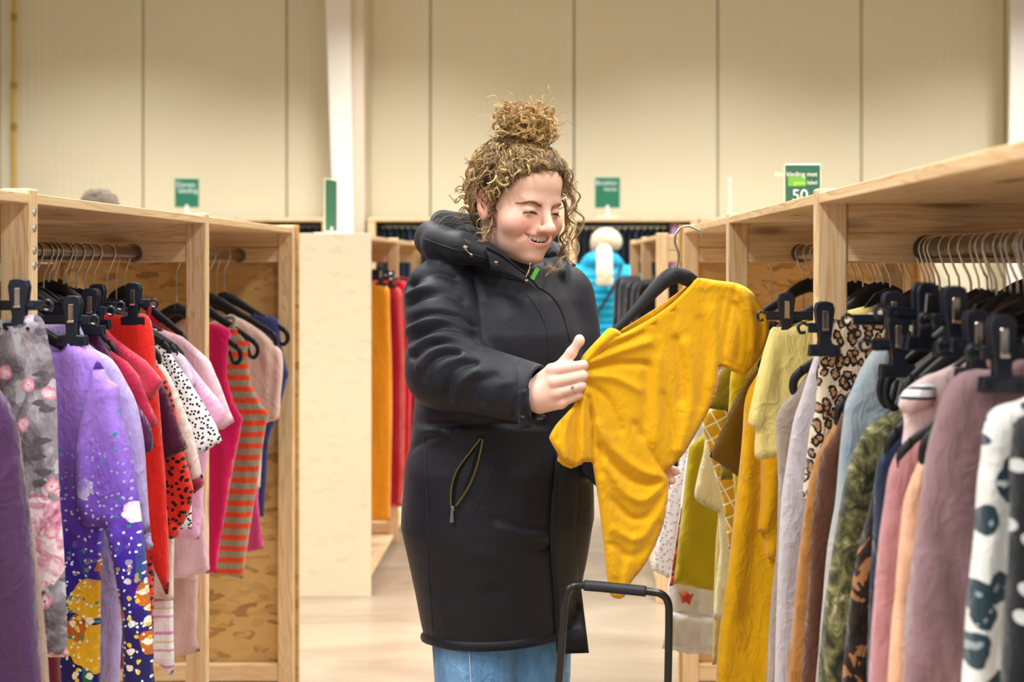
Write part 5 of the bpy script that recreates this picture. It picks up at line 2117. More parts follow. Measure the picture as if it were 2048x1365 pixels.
def torso_coords(p):
    q = p - ax
    return q @ TL, q @ TF, p[:, 2]


HOODP = [P(*q) for q in [(1012, 520, 2.80), (972, 508, 2.80), (925, 496, 2.81), (880, 487, 2.85), (866, 480, 2.93), (890, 476, 3.04), (960, 470, 3.09), (1040, 480, 3.11), (1100, 515, 3.05), (1122, 545, 2.96)]]
HOODR = [.010, .020, .027, .031, .034, .040, .040, .036, .028, .012]


def coat_sdf(p):
    l, w, z = torso_coords(p)
    a = np.interp(z, ZL_, AA)
    b = np.interp(z, ZL_, BB)
    w2 = w - .012 * np.exp(-((z - 1.3) / .1) ** 2)
    r = np.sqrt((l / a) ** 2 + (w2 / b) ** 2)
    d = (r - 1) * np.minimum(a, b) * .92
    d = smax(d, .712 + .02 * (w < 0) * np.clip(-w / .13, 0, 1) * -1.4 - z, .012)
    d = smax(d, z - 1.492, .02)
    # shoulders and sleeves
    d = smin(d, cap(p, SHR + np.array([.02, .01, .012]), SHL + np.array([-.02, -.01, .012]), .062), .05)
    sl = chain(p, [SHR, ELR, WRR], [.077, .070, .0585], .03)
    n = WRR - ELR
    n /= np.linalg.norm(n)
    n2 = n + np.array([.0, 0, .22])
    n2 /= np.linalg.norm(n2)
    e = (p - (WRR + n * .022)) @ n2
    sl = smax(sl, e, .004)
    inner = cap(p, WRR - n * .05, WRR + n * .2, .049, .050)
    sl = smax(sl, -inner, .004)
    d = smin(d, sl, .028)
    s2 = chain(p, [SHL, ELL_, WRL], [.072, .064, .050], .03)
    d = smin(d, s2, .03)
    # stand collar, open in front
    cl, cw = l - (-.0), w - .0
    q = p - (ax + np.array([-.012, -.012, 0]))
    cl, cw = q @ TL, q @ TF
    rr = np.sqrt((cl / .088) ** 2 + (cw / .108) ** 2)
    sh = np.abs(rr - 1) * .09 - .0075
    top = 1.542 - .34 * cw
    sh = smax(sh, z - top, .006)
    sh = smax(sh, 1.43 - z, .01)
    op = np.maximum(np.abs(cl - .03) - (.004 + np.clip(z - 1.43, 0, 1) * .55), -cw)
    sh = smax(sh, -op, .006)
    d = smin(d, sh, .012)
    hd = chain(p, HOODP, HOODR, .03)
    d = smin(d, hd, .022)
    # opening down the neck
    nk = np.sqrt((cl / .080) ** 2 + (cw / .098) ** 2)
    hole = np.maximum((nk - 1) * .085, 1.452 + .03 * (cw < 0) - z)
    d = smax(d, -hole, .008)
    return d


cvx, cfx = nets(coat_sdf, (-.44, 2.54, .62), (.32, 3.26, 1.62), .0052)
cN = vnormals(cvx, cfx)
if (cN[np.argmax(cvx[:, 2])][2]) < 0:
    cN = -cN
pxy = to_px(cvx)
tocam = np.array([0, 0, CH]) - cvx
tocam /= np.linalg.norm(tocam, axis=1)[:, None]
facing = np.clip(((cN * tocam).sum(1) + .15) / .5, 0, 1)


def folds_px(lines, sel):
    """ridges (amp>0) or valleys along pixel polylines on the camera side"""
    w = np.zeros(len(cvx))
    for pl_, amp, wd in lines:
        pl_ = catmull(np.array(pl_, float), 5)
        d, _ = seg_dist(pxy, pl_[:-1], pl_[1:])
        w += amp * np.exp(-(d / (wd * .85)) ** 2)
    mod = .62 + .38 * np.sin(pxy[:, 0] * .045 + 1.3 * np.sin(pxy[:, 1] * .05)) * np.cos(pxy[:, 1] * .037 + .5)
    return w * sel * mod * 1.4


# depth from the body: how much a vertex belongs to the sleeve
slv = np.clip((.022 - chain(cvx, [SHR, ELR, WRR], [.077, .070, .0585], .03)) / .02, 0, 1) * (cvx[:, 1] < 2.93)
arm = [([(809, 646), (850, 628), (890, 627), (930, 640), (950, 655)], -.011, 7), ([(812, 664), (860, 642), (905, 645), (945, 662)], .008, 8),
       ([(812, 684), (850, 664), (885, 655), (920, 662), (945, 674)], -.011, 7), ([(822, 700), (860, 680), (905, 672), (950, 684)], .008, 8),
       ([(826, 714), (860, 692), (900, 684), (955, 694)], -.010, 7), ([(838, 735), (856, 708), (890, 696), (930, 698)], .007, 8),
       ([(850, 760), (862, 726), (888, 710), (915, 708)], -.011, 7), ([(868, 775), (878, 742), (902, 722), (930, 716)], .007, 8),
       ([(890, 790), (900, 752), (920, 734), (950, 726)], -.009, 8), ([(910, 800), (925, 764), (955, 744)], .006, 9),
       ([(940, 800), (955, 768), (990, 752)], -.006, 10), ([(975, 812), (990, 776), (1020, 764)], .005, 10),
       ([(815, 610), (850, 590), (890, 588), (925, 604)], -.009, 8), ([(818, 592), (855, 572), (895, 572)], .007, 9),
       ([(822, 572), (850, 552), (880, 548), (910, 556)], -.009, 8), ([(828, 548), (850, 530), (880, 528)], .005, 9),
       ([(1036, 722), (1030, 760), (1026, 800), (1028, 832)], -.004, 4)]
bodyf = [([(948, 560), (960, 620), (962, 690), (966, 705)], -.010, 9), ([(1040, 1086), (1080, 1100), (1110, 1098)], -.006, 9), ([(990, 1038), (1040, 1052), (1095, 1056)], -.005, 9),
         ([(830, 842), (900, 850), (1000, 846), (1090, 850)], -.009, 9), ([(835, 862), (900, 868)], .005, 8), ([(1000, 1060), (1050, 1072), (1090, 1074)], .004, 9),
         ([(822, 900), (850, 880), (880, 868)], -.006, 8), ([(960, 1010), (935, 1000), (905, 1040)], -.004, 8), ([(870, 1180), (930, 1190), (1000, 1186)], -.003, 14), ([(880, 1100), (960, 1110), (1040, 1130)], .004, 20),
         ([(1120, 1120), (1150, 1130), (1165, 1150)], -.004, 9), ([(1010, 640), (1015, 700), (1005, 760)], .004, 25)]
disp = folds_px(arm, slv * facing) + folds_px(bodyf, (1 - slv) * facing)
r9 = np.random.default_rng(3)
for k in range(60):   # gentle unevenness of a padded coat
    c0 = cvx[r9.integers(len(cvx))]
    s0 = r9.uniform(.02, .05)
    disp += r9.uniform(-.003, .003) * np.exp(-((cvx - c0) ** 2).sum(1) / s0 ** 2)
cvx2 = cvx + cN * disp[:, None]
coat = wobj('coat', cvx2, cfx, M_COAT)
bvh = BVHTree.FromPolygons([tuple(q) for q in cvx2.tolist()], [tuple(q) for q in cfx.tolist()])


def cast(px, py, lift=0.0):
    o = Vector((0, 0, CH))
    d = Vector(tuple(P(px, py, 1.0) - np.array([0, 0, CH]))).normalized()
    h = bvh.ray_cast(o, d)
    if h[0] is None:
        return None
    nn = np.array(h[1])
    if nn @ np.array(d) > 0:
        nn = -nn
    return np.array(h[0]) + nn * lift


def line_on(pts, lift, per=8):
    out = []
    for q in catmull(np.array(pts, float), per):
        c = cast(q[0], q[1], lift)
        if c is not None:
            out.append(c)
    return np.array(out)


def seam(name, pts, rad=.0011, mat=None, lift=.0004, per=8):
    m = MB()
    l = line_on(pts, lift, per)
    if len(l) > 2:
        m.tube(l, rad, 6)
        return wmb(name, m, mat or M_STITCH, coat)


seam('seam', [(848, 872), (852, 960), (855, 1040), (857, 1150), (866, 1262)])
seam('seam', [(1111, 930), (1103, 1010), (1101, 1090), (1108, 1190), (1112, 1290)])
seam('seam', [(1160, 940), (1154, 1020), (1151, 1090), (1160, 1160), (1168, 1200)])
seam('seam', [(1055, 590), (1080, 626), (1095, 664), (1101, 726)])
seam('seam', [(1000, 552), (1055, 566), (1100, 590), (1126, 630), (1140, 684)], .0018, M_COAT)
seam('seam', [(998, 880), (985, 930), (965, 985), (945, 1030)])
seam('seam', [(848, 478), (880, 490), (930, 505), (985, 520)], .0016, M_COAT)
seam('seam', [(1036, 724), (1031, 760), (1028, 800), (1030, 832)], .0013, M_STITCH)

# hem: quilted roll along the lower edge
hm = []
for t_ in np.linspace(0, 2 * math.pi, 80, endpoint=False):
    l_, w_ = .166 * math.cos(t_), .129 * math.sin(t_)
    z_ = .716 - (.03 * max(0, -w_ / .129) ** 1.5)
    hm.append(ax + TL * l_ + TF * w_ + np.array([0, 0, z_]))
wmb('hem_band', MB().tube(np.array(hm), .0125, 10, closed=True), M_COAT, coat)

# front placket flap falling straight below the hip
pk = []
for a_, b_ in zip(catmull(np.array([(1112, 905), (1104, 1000), (1101, 1090), (1108, 1190), (1113, 1309)], float), 6), catmull(np.array([(1162, 905), (1157, 1000), (1152, 1090), (1164, 1190), (1178, 1307)], float), 6)):
    row = []
    for k in range(6):
        q = a_ + (b_ - a_) * k / 5
        c = cast(q[0], min(q[1], 1270), .006)
        Yc = c[1] if c is not None else None
        row.append((q, Yc))
    pk.append(row)
pv = []
last = 2.82
for row in pk:
    for q, Yc in row:
        if Yc is None:
            Yc = last + .004
        last = Yc
        pv.append(P(q[0], q[1], Yc - .002))
pv = np.array(pv)
nr = len(pk)
pf = [(i * 6 + j, i * 6 + j + 1, (i + 1) * 6 + j + 1, (i + 1) * 6 + j) for i in range(nr - 1) for j in range(5)]
n0 = len(pv)
pv2 = np.concatenate([pv, pv + np.array([0, .006, 0])])
pf2 = pf + [tuple(k + n0 for k in f[::-1]) for f in pf]
rim = [i * 6 for i in range(nr)] + [(nr - 1) * 6 + j for j in range(1, 6)] + [i * 6 + 5 for i in range(nr - 2, -1, -1)] + list(range(4, 0, -1))
pf2 += [(rim[i], rim[(i + 1) % len(rim)], rim[(i + 1) % len(rim)] + n0, rim[i] + n0) for i in range(len(rim))]
wmb('placket', MB().add(pv2, pf2), M_COAT, coat)

# slanted zip pocket
zp_r = line_on([(966, 878), (960, 908), (950, 945), (934, 980), (912, 1012)], .002, 10)
zp_l = line_on([(962, 876), (940, 905), (915, 940), (904, 975), (903, 1008), (908, 1016)], .002, 10)
pocket = MB()
k = min(len(zp_r), len(zp_l))
ia = np.linspace(0, len(zp_l) - 1, k).astype(int)
ib = np.linspace(0, len(zp_r) - 1, k).astype(int)
gv = np.concatenate([zp_l[ia], (zp_l[ia] + zp_r[ib]) / 2 + np.array([0, .004, 0]), zp_r[ib]]) + np.array([0, -.001, 0])
gf = [(i, i + 1, k + i + 1, k + i) for i in range(k - 1)] + [(k + i, k + i + 1, 2 * k + i + 1, 2 * k + i) for i in range(k - 1)]
pocket.add(gv, gf)
po = wmb('pocket', pocket, M_COAT2, coat)
tp = MB()
for z_ in (zp_l, zp_r):
    tp.tube(z_ + np.array([0, -.001, 0]), .0026, 6)
wmb('zip_tape', tp, M_COAT2, coat)
tz = MB()
for z_ in (zp_l, zp_r):
    seg = np.linalg.norm(np.diff(z_, axis=0), axis=1).cumsum()
    tot = seg[-1]
    for s_ in np.arange(.002, tot, .0030):
        c0 = np.array([np.interp(s_, np.concatenate([[0], seg]), z_[:, i]) for i in range(3)])
        tz.box(c0[0] - .0016, c0[0] + .0016, c0[1] - .0052, c0[1] - .0030, c0[2] - .0008, c0[2] + .0008)
wmb('zip_teeth', tz, M_BRASS, coat, False)
pb = cast(906, 1018, .004)
pu = MB()
pu.box(pb[0] - .004, pb[0] + .004, pb[1] - .005, pb[1], pb[2] - .004, pb[2] + .006, .001)
pu.prism([(pb[0] - .0035, pb[2] - .004), (pb[0] + .0015, pb[2] - .004), (pb[0] + .003, pb[2] - .026), (pb[0] - .006, pb[2] - .026)][::-1], pb[1] - .006, pb[1] - .004, .0004)
wmb('zip_pull', pu, M_ZIPPULL, coat, False)
# cuff strap with snap button
cs = MB()
sp = [(1036, 782), (1062, 776), (1064, 856), (1036, 860)]
gr = []
for i in range(9):
    for j in range(4):
        u_, v_ = j / 3, i / 8
        q = (np.array(sp[0]) * (1 - u_) + np.array(sp[1]) * u_) * (1 - v_) + (np.array(sp[3]) * (1 - u_) + np.array(sp[2]) * u_) * v_
        c = cast(q[0], q[1] if q[1] < 836 else 836, .004)
        Yc = c[1] if c is not None else 2.60
        gr.append(P(q[0], q[1], min(Yc, 2.64)))
gr = np.array(gr)
gf = [(i * 4 + j, i * 4 + j + 1, (i + 1) * 4 + j + 1, (i + 1) * 4 + j) for i in range(8) for j in range(3)]
g2 = np.concatenate([gr, gr + np.array([0, .004, 0])])
rim = [i * 4 for i in range(9)] + [33, 34, 35] + [i * 4 + 3 for i in range(7, -1, -1)] + [2, 1]
gf2 = gf + [tuple(k + 36 for k in f[::-1]) for f in gf] + [(rim[i], rim[(i + 1) % len(rim)], rim[(i + 1) % len(rim)] + 36, rim[i] + 36) for i in range(len(rim))]
wmb('cuff_strap', MB().add(g2, gf2), M_STRAP, coat)


def stud(name, px, py, rad, parent, y=None, lift=.002, mat=None):
    c = cast(px, py, lift) if y is None else P(px, py, y)
    if c is None:
        c = P(px, py, 2.75)
    m = MB().ball(c, (rad, rad * .5, rad), 14, 8)
    m.tube([c + np.array([0, -rad * .3, 0]), c + np.array([0, -rad * .62, 0])], rad * .55, 10)
    return wmb(name, m, mat or M_SNAP, parent)


yb = gr[20][1]
stud('snap_button', 1047, 831, .0058, coat, y=yb - .002)
stud('snap_button', 931, 497, .0065, coat)

# hood lying on her back: shell roll and fleece lining
def fleece_sdf(p):
    d = ell(p, P(912, 462, 2.95), (.058, .07, .040))
    d = smin(d, ell(p, P(884, 440, 2.97), (.022, .05, .020)), .02)
    d = smin(d, cap(p, P(935, 478, 2.87), P(1000, 465, 3.06), .026, .045), .03)
    return smin(d, cap(p, P(1010, 480, 3.08), P(1100, 520, 3.02), .04, .03), .03)


fv, ff = nets(fleece_sdf, P(840, 560, 2.80) - np.array([0, 0, .02]), P(1180, 390, 3.2), .006)
fN = vnormals(fv, ff)
wobj('hood_lining', fv, ff, M_FLEECE, None, coat)
# drawcord toggles
for px, py, Y in ((931, 497, 2.755), (1136, 516, 2.9)):
    m = MB().tube(catmull([P(px, py, Y), P(px + 5, py + 8, Y - .004), P(px + 11, py + 12, Y - .004)], 4), .0014, 6)
    tb = P(px + 12, py + 14, Y - .005)
    m.ball(tb, .0042, 10, 8)
    wmb('drawcord', m, M_SNAP, coat)
# collar zip and green label
lb = P(1070, 548, 2.79)
m = MB().box(-.0045, .0045, -.001, .001, -.013, .013, .0004)
m.xform(np.array(Matrix.Translation(Vector(lb)) @ Matrix.Rotation(.5, 4, 'Y')))
wmb('green_label', m, fabric('label_green', '#58a83a', .6), coat, False)
# near collar flap, folded over beside the zip
cf_ = []
ta_ = catmull(np.array([(972, 496), (1000, 510), (1030, 532), (1060, 556), (1078, 578)], float), 5)
tb_ = catmull(np.array([(982, 541), (1005, 549), (1032, 558), (1056, 570), (1076, 584)], float), 5)
for a_, b_ in zip(ta_, tb_):
    for k in range(4):
        q = a_ + (b_ - a_) * k / 3
        c = cast(q[0], q[1] + 6, .0)
        Yc = min(c[1] if c is not None else 2.80, 2.82)
        cf_.append(P(q[0], q[1], min(Yc, 2.80) - .012))
cf_ = np.array(cf_)
Yl = np.array([cf_[i * 4:(i + 1) * 4, 1].min() for i in range(len(ta_))])
Yl = np.convolve(np.pad(Yl, 2, 'edge'), np.ones(5) / 5, 'valid')
for i in range(len(ta_)):
    for k in range(4):
        q = ta_[i] + (tb_[i] - ta_[i]) * k / 3
        cf_[i * 4 + k] = P(q[0], q[1], Yl[i] + .004 * (3 - k) / 3)
nn_ = len(cf_)
g2 = np.concatenate([cf_, cf_ + np.array([0, .007, 0])])
ff_ = [(i * 4 + j, i * 4 + j + 1, (i + 1) * 4 + j + 1, (i + 1) * 4 + j) for i in range(len(ta_) - 1) for j in range(3)]
rim = [i * 4 for i in range(len(ta_))] + [nn_ - 3, nn_ - 2, nn_ - 1] + [i * 4 + 3 for i in range(len(ta_) - 2, -1, -1)] + [2, 1]
ff2 = ff_ + [tuple(k + nn_ for k in f[::-1]) for f in ff_] + [(rim[i], rim[(i + 1) % len(rim)], rim[(i + 1) % len(rim)] + nn_, rim[i] + nn_) for i in range(len(rim))]
wmb('collar_flap', MB().add(g2, ff2), M_COAT, coat)
wmb('collar_zip', MB().tube(cf_[::4] + np.array([0, -.001, .001]), .0022, 6), M_COAT2, coat)
stud('snap_button', 992, 527, .0052, coat, y=Yl[4] - .001)
stud('snap_button', 1053, 563, .0045, coat, y=Yl[14] - .001)
# necklace and earrings
nk = [P(1052, 554, 2.79), P(1056, 546, 2.79), P(1059, 538, 2.795), P(1060, 528, 2.80)]
nm_ = MB()
for q in catmull(nk, 4):
    nm_.ball(q, .0017, 8, 6)
wmb('necklace', nm_, metal('jewel_gold', '#d9b98a', .25))
er = MB()
e0 = h2w((-.083, -.004, -.036))
er.tube(catmull([e0 + np.array([.008 * math.cos(a), -.002, -.012 + .011 * math.sin(a)]) for a in np.linspace(0, 6.0, 10)], 2), .0012, 6)
er.ball(h2w((-.083, -.002, -.028)), .0022, 8, 6)
wmb('earring', er, metal('jewel_gold', '#d9b98a', .25))
# ring on her third finger
rc = kn[2] * .35 + pip[2] * .65
ra = (pip[2] - kn[2]) / np.linalg.norm(pip[2] - kn[2])
u1 = np.cross(ra, np.array([0, 0, 1]))
u1 /= np.linalg.norm(u1)
u2 = np.cross(ra, u1)
rg = MB().tube(np.array([rc + (u1 * math.cos(a) + u2 * math.sin(a)) * .0108 for a in np.linspace(0, 2 * math.pi, 24, endpoint=False)]), .0010, 6, closed=True)
rg.ball(rc + np.array([0, -.0108, .004]), .0026, 8, 6)
wmb('ring', rg, metal('ring_silver', '#e4e0da', .15))
# thumbnail
# jeans and shoes


def jeans_mat():
    n = NT('jeans_blue', .85, .15)
    co = n.coord((1, 1, 1))
    a = n.noise(n.coord((1, 1, .3)), 14, 4, .6)
    b = n.noise(n.coord((260, 260, 30)), 1.0, 2)
    c = n.ramp(a.outputs['Fac'], [(.3, lin('#35679b')), (.5, lin('#5186bb')), (.7, lin('#78a8d6'))])
    n.color(n.mix(n.math('MULTIPLY', b.outputs['Fac'], .35), c, lin('#9cc0e2')))
    fabric_finish(n, co, .1, .35)
    return n.m


M_JEANS = jeans_mat()


def jeans_sdf(p):
    d = None
    for s in (-1, 1):
        hip = ax + TL * .072 * s + np.array([0, 0, .90])
        kne = ax + TL * .076 * s + TF * .02 + np.array([0, 0, .48])
        ank = ax + TL * .078 * s + np.array([0, 0, .10])
        c = chain(p, [hip, kne, ank], [.098, .076, .066], .03)
        d = c if d is None else smin(d, c, .012)
    d = smin(d, ell(p, ax + np.array([0, 0, .93]), (.15, .12, .10)), .04)
    return smax(d, .075 - p[:, 2], .004)


jv, jf = nets(jeans_sdf, (-.36, 2.74, .05), (.14, 3.16, 1.03), .009)
jN = vnormals(jv, jf)
jr = np.random.default_rng(8)
dj = np.zeros(len(jv))
for k in range(90):
    c0 = jv[jr.integers(len(jv))]
    dj += jr.uniform(-.004, .004) * np.exp(-((jv - c0) ** 2 / np.array([.03, .03, .02]) ** 2).sum(1))
jo = wobj('jeans', jv + jN * dj[:, None], jf, M_JEANS)
jb = BVHTree.FromPolygons([tuple(q) for q in jv.tolist()], [tuple(q) for q in jf.tolist()])
sm_ = []
for py in range(1300, 1700, 20):
    d_ = Vector(tuple(P(938 + (py - 1300) * .06, py, 1.0) - np.array([0, 0, CH]))).normalized()
    h_ = jb.ray_cast(Vector((0, 0, CH)), d_)
    if h_[0] is not None:
        sm_.append(np.array(h_[0]) + np.array([0, -.001, 0]))
if len(sm_) > 3:
    wmb('jeans_seam', MB().tube(np.array(sm_), .0016, 6), plain('seam_pale', '#a9c6e4', .8), jo)
for s in (-1, 1):
    an_ = ax + TL * .078 * s
    sh_ = lambda p: smax(smin(ell(p, an_ + TF * .06 + np.array([0, 0, .04]), (.05, .05, .05)) * 1.0, cap(p, an_ + np.array([0, 0, .045]), an_ + TF * .15 + np.array([0, 0, .032]), .045, .034), .03), -(p[:, 2] - .004), .004)
    b0 = an_ + TF * .07
    sv, sf = nets(sh_, b0 - np.array([.16, .16, .01]) * np.array([1, 1, 0]) - np.array([0, 0, .004]), b0 + np.array([.16, .16, .13]), .009)
    wobj('shoe', sv, sf, plain('shoe_black', '#1a1a1d', .5))
# ------------------------------------------------------------------ the yellow t-shirt she holds, on its hanger
def shirt_mat():
    n = NT('jersey_yellow', .8, .2)
    co = n.coord((1, 1, 1))
    v = n.noise(co, 16, 3)
    n.color(n.mix(v.outputs['Fac'], lin('#d6a002'), lin('#e2ab05')))
    n.b.inputs['Sheen Weight'].default_value = .2
    h = crinkle(n, co)
    n.bump(h, .25, .012)
    return n.m


M_SHIRT = shirt_mat()


def shirt_Y(px, py):
    return 2.652 + (px - 1170) * .00036 + np.clip((py - 900) / 300, 0, 1) * .02


SB = P(1290, 1190, shirt_Y(1290, 900))
SB = np.array([SB[0], SB[1], SB[2]])
shirt = empty('t_shirt', tuple(SB))
tag(shirt, 'mustard yellow t-shirt stretched out on a hanger by the woman', 't-shirt')


def px_sheet(poly, T, R, cr, dy=0.0, cell=5.0, per=5, seed=1, rnd=.0010, spline=True):
    """sheet built on pixel coordinates, then placed at its own depth"""
    pl_ = np.array(poly, float) / 1000
    if spline:
        pl_ = catmull(pl_, per, True)
    cr2 = []
    for line, amp, wd in cr:
        l = catmull(np.array(line, float) / 1000, 4) if len(line) > 2 else np.array(line, float) / 1000
        cr2.append((l, amp * .62, wd / 1000 * .9))

    def disp(p):
        w = np.zeros(len(p))
        for l, amp, wd in cr2:
            d, _ = seg_dist(p, l[:-1], l[1:])
            w += amp * np.exp(-(d / wd) ** 2)
        g = np.random.default_rng(seed)
        for k in range(40):
            c = np.array([g.uniform(p[:, 0].min(), p[:, 0].max()), g.uniform(p[:, 1].min(), p[:, 1].max())])
            a = g.uniform(0, 3.14)
            e1 = (p - c) @ np.array([math.cos(a), math.sin(a)])
            e2 = (p - c) @ np.array([-math.sin(a), math.cos(a)])
            w += g.uniform(-1, 1) * rnd * np.exp(-(e1 / .05) ** 2 - (e2 / .013) ** 2)
        return w
    v, f = sheet(pl_, cell / 1000, T, R / 1000, disp)
    px, py = v[:, 0] * 1000, v[:, 2] * 1000
    Y = shirt_Y(px, py) + v[:, 1] + dy
    return np.stack([(px - VX) * Y / F, Y, CH - (py - VY) * Y / F], -1), f


body_poly = [(1240, 668), (1268, 656), (1300, 638), (1330, 618), (1360, 593), (1380, 572), (1396, 557), (1432, 561), (1474, 567), (1502, 582), (1519, 606), (1537, 641), (1534, 680), (1517, 717), (1493, 749), (1489, 752), (1464, 743), (1441, 733), (1437, 748), (1436, 768), (1425, 805), (1402, 850), (1370, 905), (1346, 932), (1331, 944), (1337, 962), (1336, 1000), (1330, 1040), (1317, 1076), (1290, 1130), (1262, 1166), (1247, 1196), (1222, 1192), (1213, 1150), (1206, 1080), (1196, 1000), (1187, 940), (1184, 927), (1172, 922), (1160, 931), (1146, 930), (1132, 924), (1118, 910), (1108, 896), (1098, 876), (1099, 872), (1112, 850), (1134, 826), (1150, 806), (1158, 780), (1158, 745), (1162, 718), (1180, 695), (1200, 675), (1219, 657)]
folds = [
    ([(1158, 800), (1150, 850), (1148, 925)], -.016, 6), ([(1140, 822), (1130, 870), (1132, 918)], .012, 7), ([(1168, 800), (1166, 850), (1166, 920)], .014, 7), ([(1178, 795), (1184, 850), (1184, 925)], -.018, 5), ([(1122, 845), (1114, 880)], -.008, 5),
    ([(1472, 572), (1458, 630), (1450, 680), (1441, 730)], -.010, 4), ([(1484, 585), (1506, 640), (1505, 700)], .012, 9), ([(1470, 610), (1480, 660), (1474, 720)], -.010, 7), ([(1502, 600), (1524, 650), (1518, 700)], -.009, 6), ([(1446, 720), (1492, 738)], -.005, 2.5),
    ([(1178, 738), (1230, 728), (1290, 728)], -.014, 8), ([(1180, 724), (1235, 704), (1300, 684)], .012, 9), ([(1186, 712), (1230, 692), (1285, 668)], -.010, 6), ([(1195, 700), (1240, 676), (1268, 664)], .008, 6),
    ([(1176, 752), (1230, 756), (1280, 780)], .010, 10), ([(1174, 768), (1215, 800), (1240, 860)], -.010, 9), ([(1172, 785), (1200, 840), (1215, 920)], .010, 10),
    ([(1352, 680), (1360, 740), (1362, 800)], -.012, 9), ([(1372, 690), (1384, 760), (1378, 830), (1358, 900)], .012, 12), ([(1296, 735), (1290, 800), (1286, 870)], -.009, 10), ([(1318, 720), (1316, 800), (1312, 880)], .009, 13),
    ([(1326, 790), (1345, 860), (1350, 925)], -.010, 8), ([(1400, 640), (1412, 720), (1400, 810)], -.008, 10), ([(1425, 620), (1432, 690), (1424, 770)], .007, 11),
    ([(1330, 948), (1300, 905), (1270, 850)], -.009, 8), ([(1328, 955), (1280, 940), (1230, 900), (1195, 850)], .012, 11), ([(1328, 962), (1280, 968), (1235, 940), (1200, 895)], -.012, 9),
    ([(1330, 968), (1290, 1000), (1250, 985), (1215, 935)], .012, 11), ([(1332, 975), (1300, 1030), (1262, 1036), (1225, 1000)], -.011, 9), ([(1330, 990), (1300, 1062), (1265, 1078), (1230, 1060)], .010, 11),
    ([(1318, 1050), (1290, 1100), (1255, 1112), (1225, 1090)], -.008, 9), ([(1205, 960), (1222, 1050), (1232, 1150)], .008, 10), ([(1270, 1080), (1258, 1130), (1244, 1180)], .008, 10),
    ([(1446, 600), (1440, 660), (1444, 730)], -.006, 6), ([(1300, 640), (1312, 652), (1316, 668)], -.006, 6), ([(1340, 612), (1352, 628), (1350, 644)], -.006, 6), ([(1402, 575), (1440, 572), (1476, 578)], .004, 8)]
v, f = px_sheet(body_poly, .010, 10, folds, seed=4, cell=4)
sb_ = MB().add(v - SB, f).build('body', M_SHIRT, shirt, smooth='all')
sl2 = [(1120, 890), (1150, 900), (1182, 900), (1183, 925), (1166, 925), (1154, 934), (1142, 938), (1126, 932), (1114, 922), (1117, 908)]
v, f = px_sheet(sl2, .006, 4, [([(1130, 895), (1138, 935)], .006, 6)], dy=.012, seed=19, cell=3.5, spline=False)
MB().add(v - SB, f).build('sleeve_underside', M_SHIRT, shirt, smooth='all')
# gathered cloth between thumb and finger
gth = [(1164, 716), (1176, 700), (1198, 676), (1220, 656), (1243, 668), (1225, 690), (1200, 712), (1182, 734), (1168, 738)]
v, f = px_sheet(gth, .009, 8, [([(1172, 722), (1200, 692), (1222, 670)], .008, 6), ([(1180, 728), (1212, 698), (1234, 674)], -.008, 5)], dy=-.006, seed=12, cell=4)
MB().add(v - SB, f).build('shoulder_fold', M_SHIRT, shirt, smooth='all')


def S(px, py, dy=0.0):
    return P(px, py, shirt_Y(px, py) + dy)


# neckband and back of the neck
nb_ = catmull(np.array([(1222, 660), (1242, 671), (1270, 658), (1300, 640), (1332, 619), (1361, 594), (1382, 572), (1397, 556)], float), 6)
MB().tube(np.array([S(q[0] + 2, q[1] + 4, -.006) for q in nb_]) - SB, .0062, 8, flat=((0, 1, 0), .6)).build('neckband', M_SHIRT, shirt, smooth='all')
bk = [(1236, 664), (1252, 668), (1300, 642), (1352, 600), (1394, 560), (1388, 556), (1372, 572), (1330, 604), (1290, 630), (1258, 650)]
v, f = px_sheet(bk, .004, 6, [], dy=.03, seed=2, cell=3.5, rnd=0)
MB().add(v - SB, f).build('back_neck', fabric('jersey_inside', '#d6a004', .85), shirt, smooth='all')

# its hanger
hang = empty('coat_hanger', tuple(S(1350, 545)))
HBS = np.array(hang.location)
hkp = catmull(np.array([(1406, 479), (1402, 468), (1393, 459), (1377, 453), (1362, 456), (1352, 468), (1350, 486), (1356, 504), (1357, 518), (1352, 536), (1350, 548)], float), 5)
MB().tube(np.array([S(q[0], q[1], .006) for q in hkp]) - HBS, .0023, 8).build('hook', M_HOOK, hang, smooth='all')
hb = MB()
for pts, rr in (([(1349, 549), (1330, 560), (1305, 584), (1270, 622), (1235, 656), (1200, 688)], [.0165, .0165, .014, .0105, .008, .007]), ([(1349, 549), (1372, 556), (1400, 574), (1440, 602), (1480, 628), (1505, 640)], [.0165, .016, .013, .010, .008, .007])):
    cp_ = catmull(np.array(pts, float), 6)
    ln = np.array([S(q[0], q[1], .012) for q in cp_]) - HBS
    hb.tube(ln, np.interp(np.linspace(0, 1, len(ln)), np.linspace(0, 1, len(rr)), rr), 12, flat=((0, 1, 0), .5))
hb.tube(np.array([S(1351, 538, .010), S(1350, 552, .010)]) - HBS, .007, 10)
hb.build('hanger_body', M_BLACK2, hang, smooth='all')
tag(hang, 'glossy black hanger with steel hook inside the held yellow t-shirt', 'hanger')

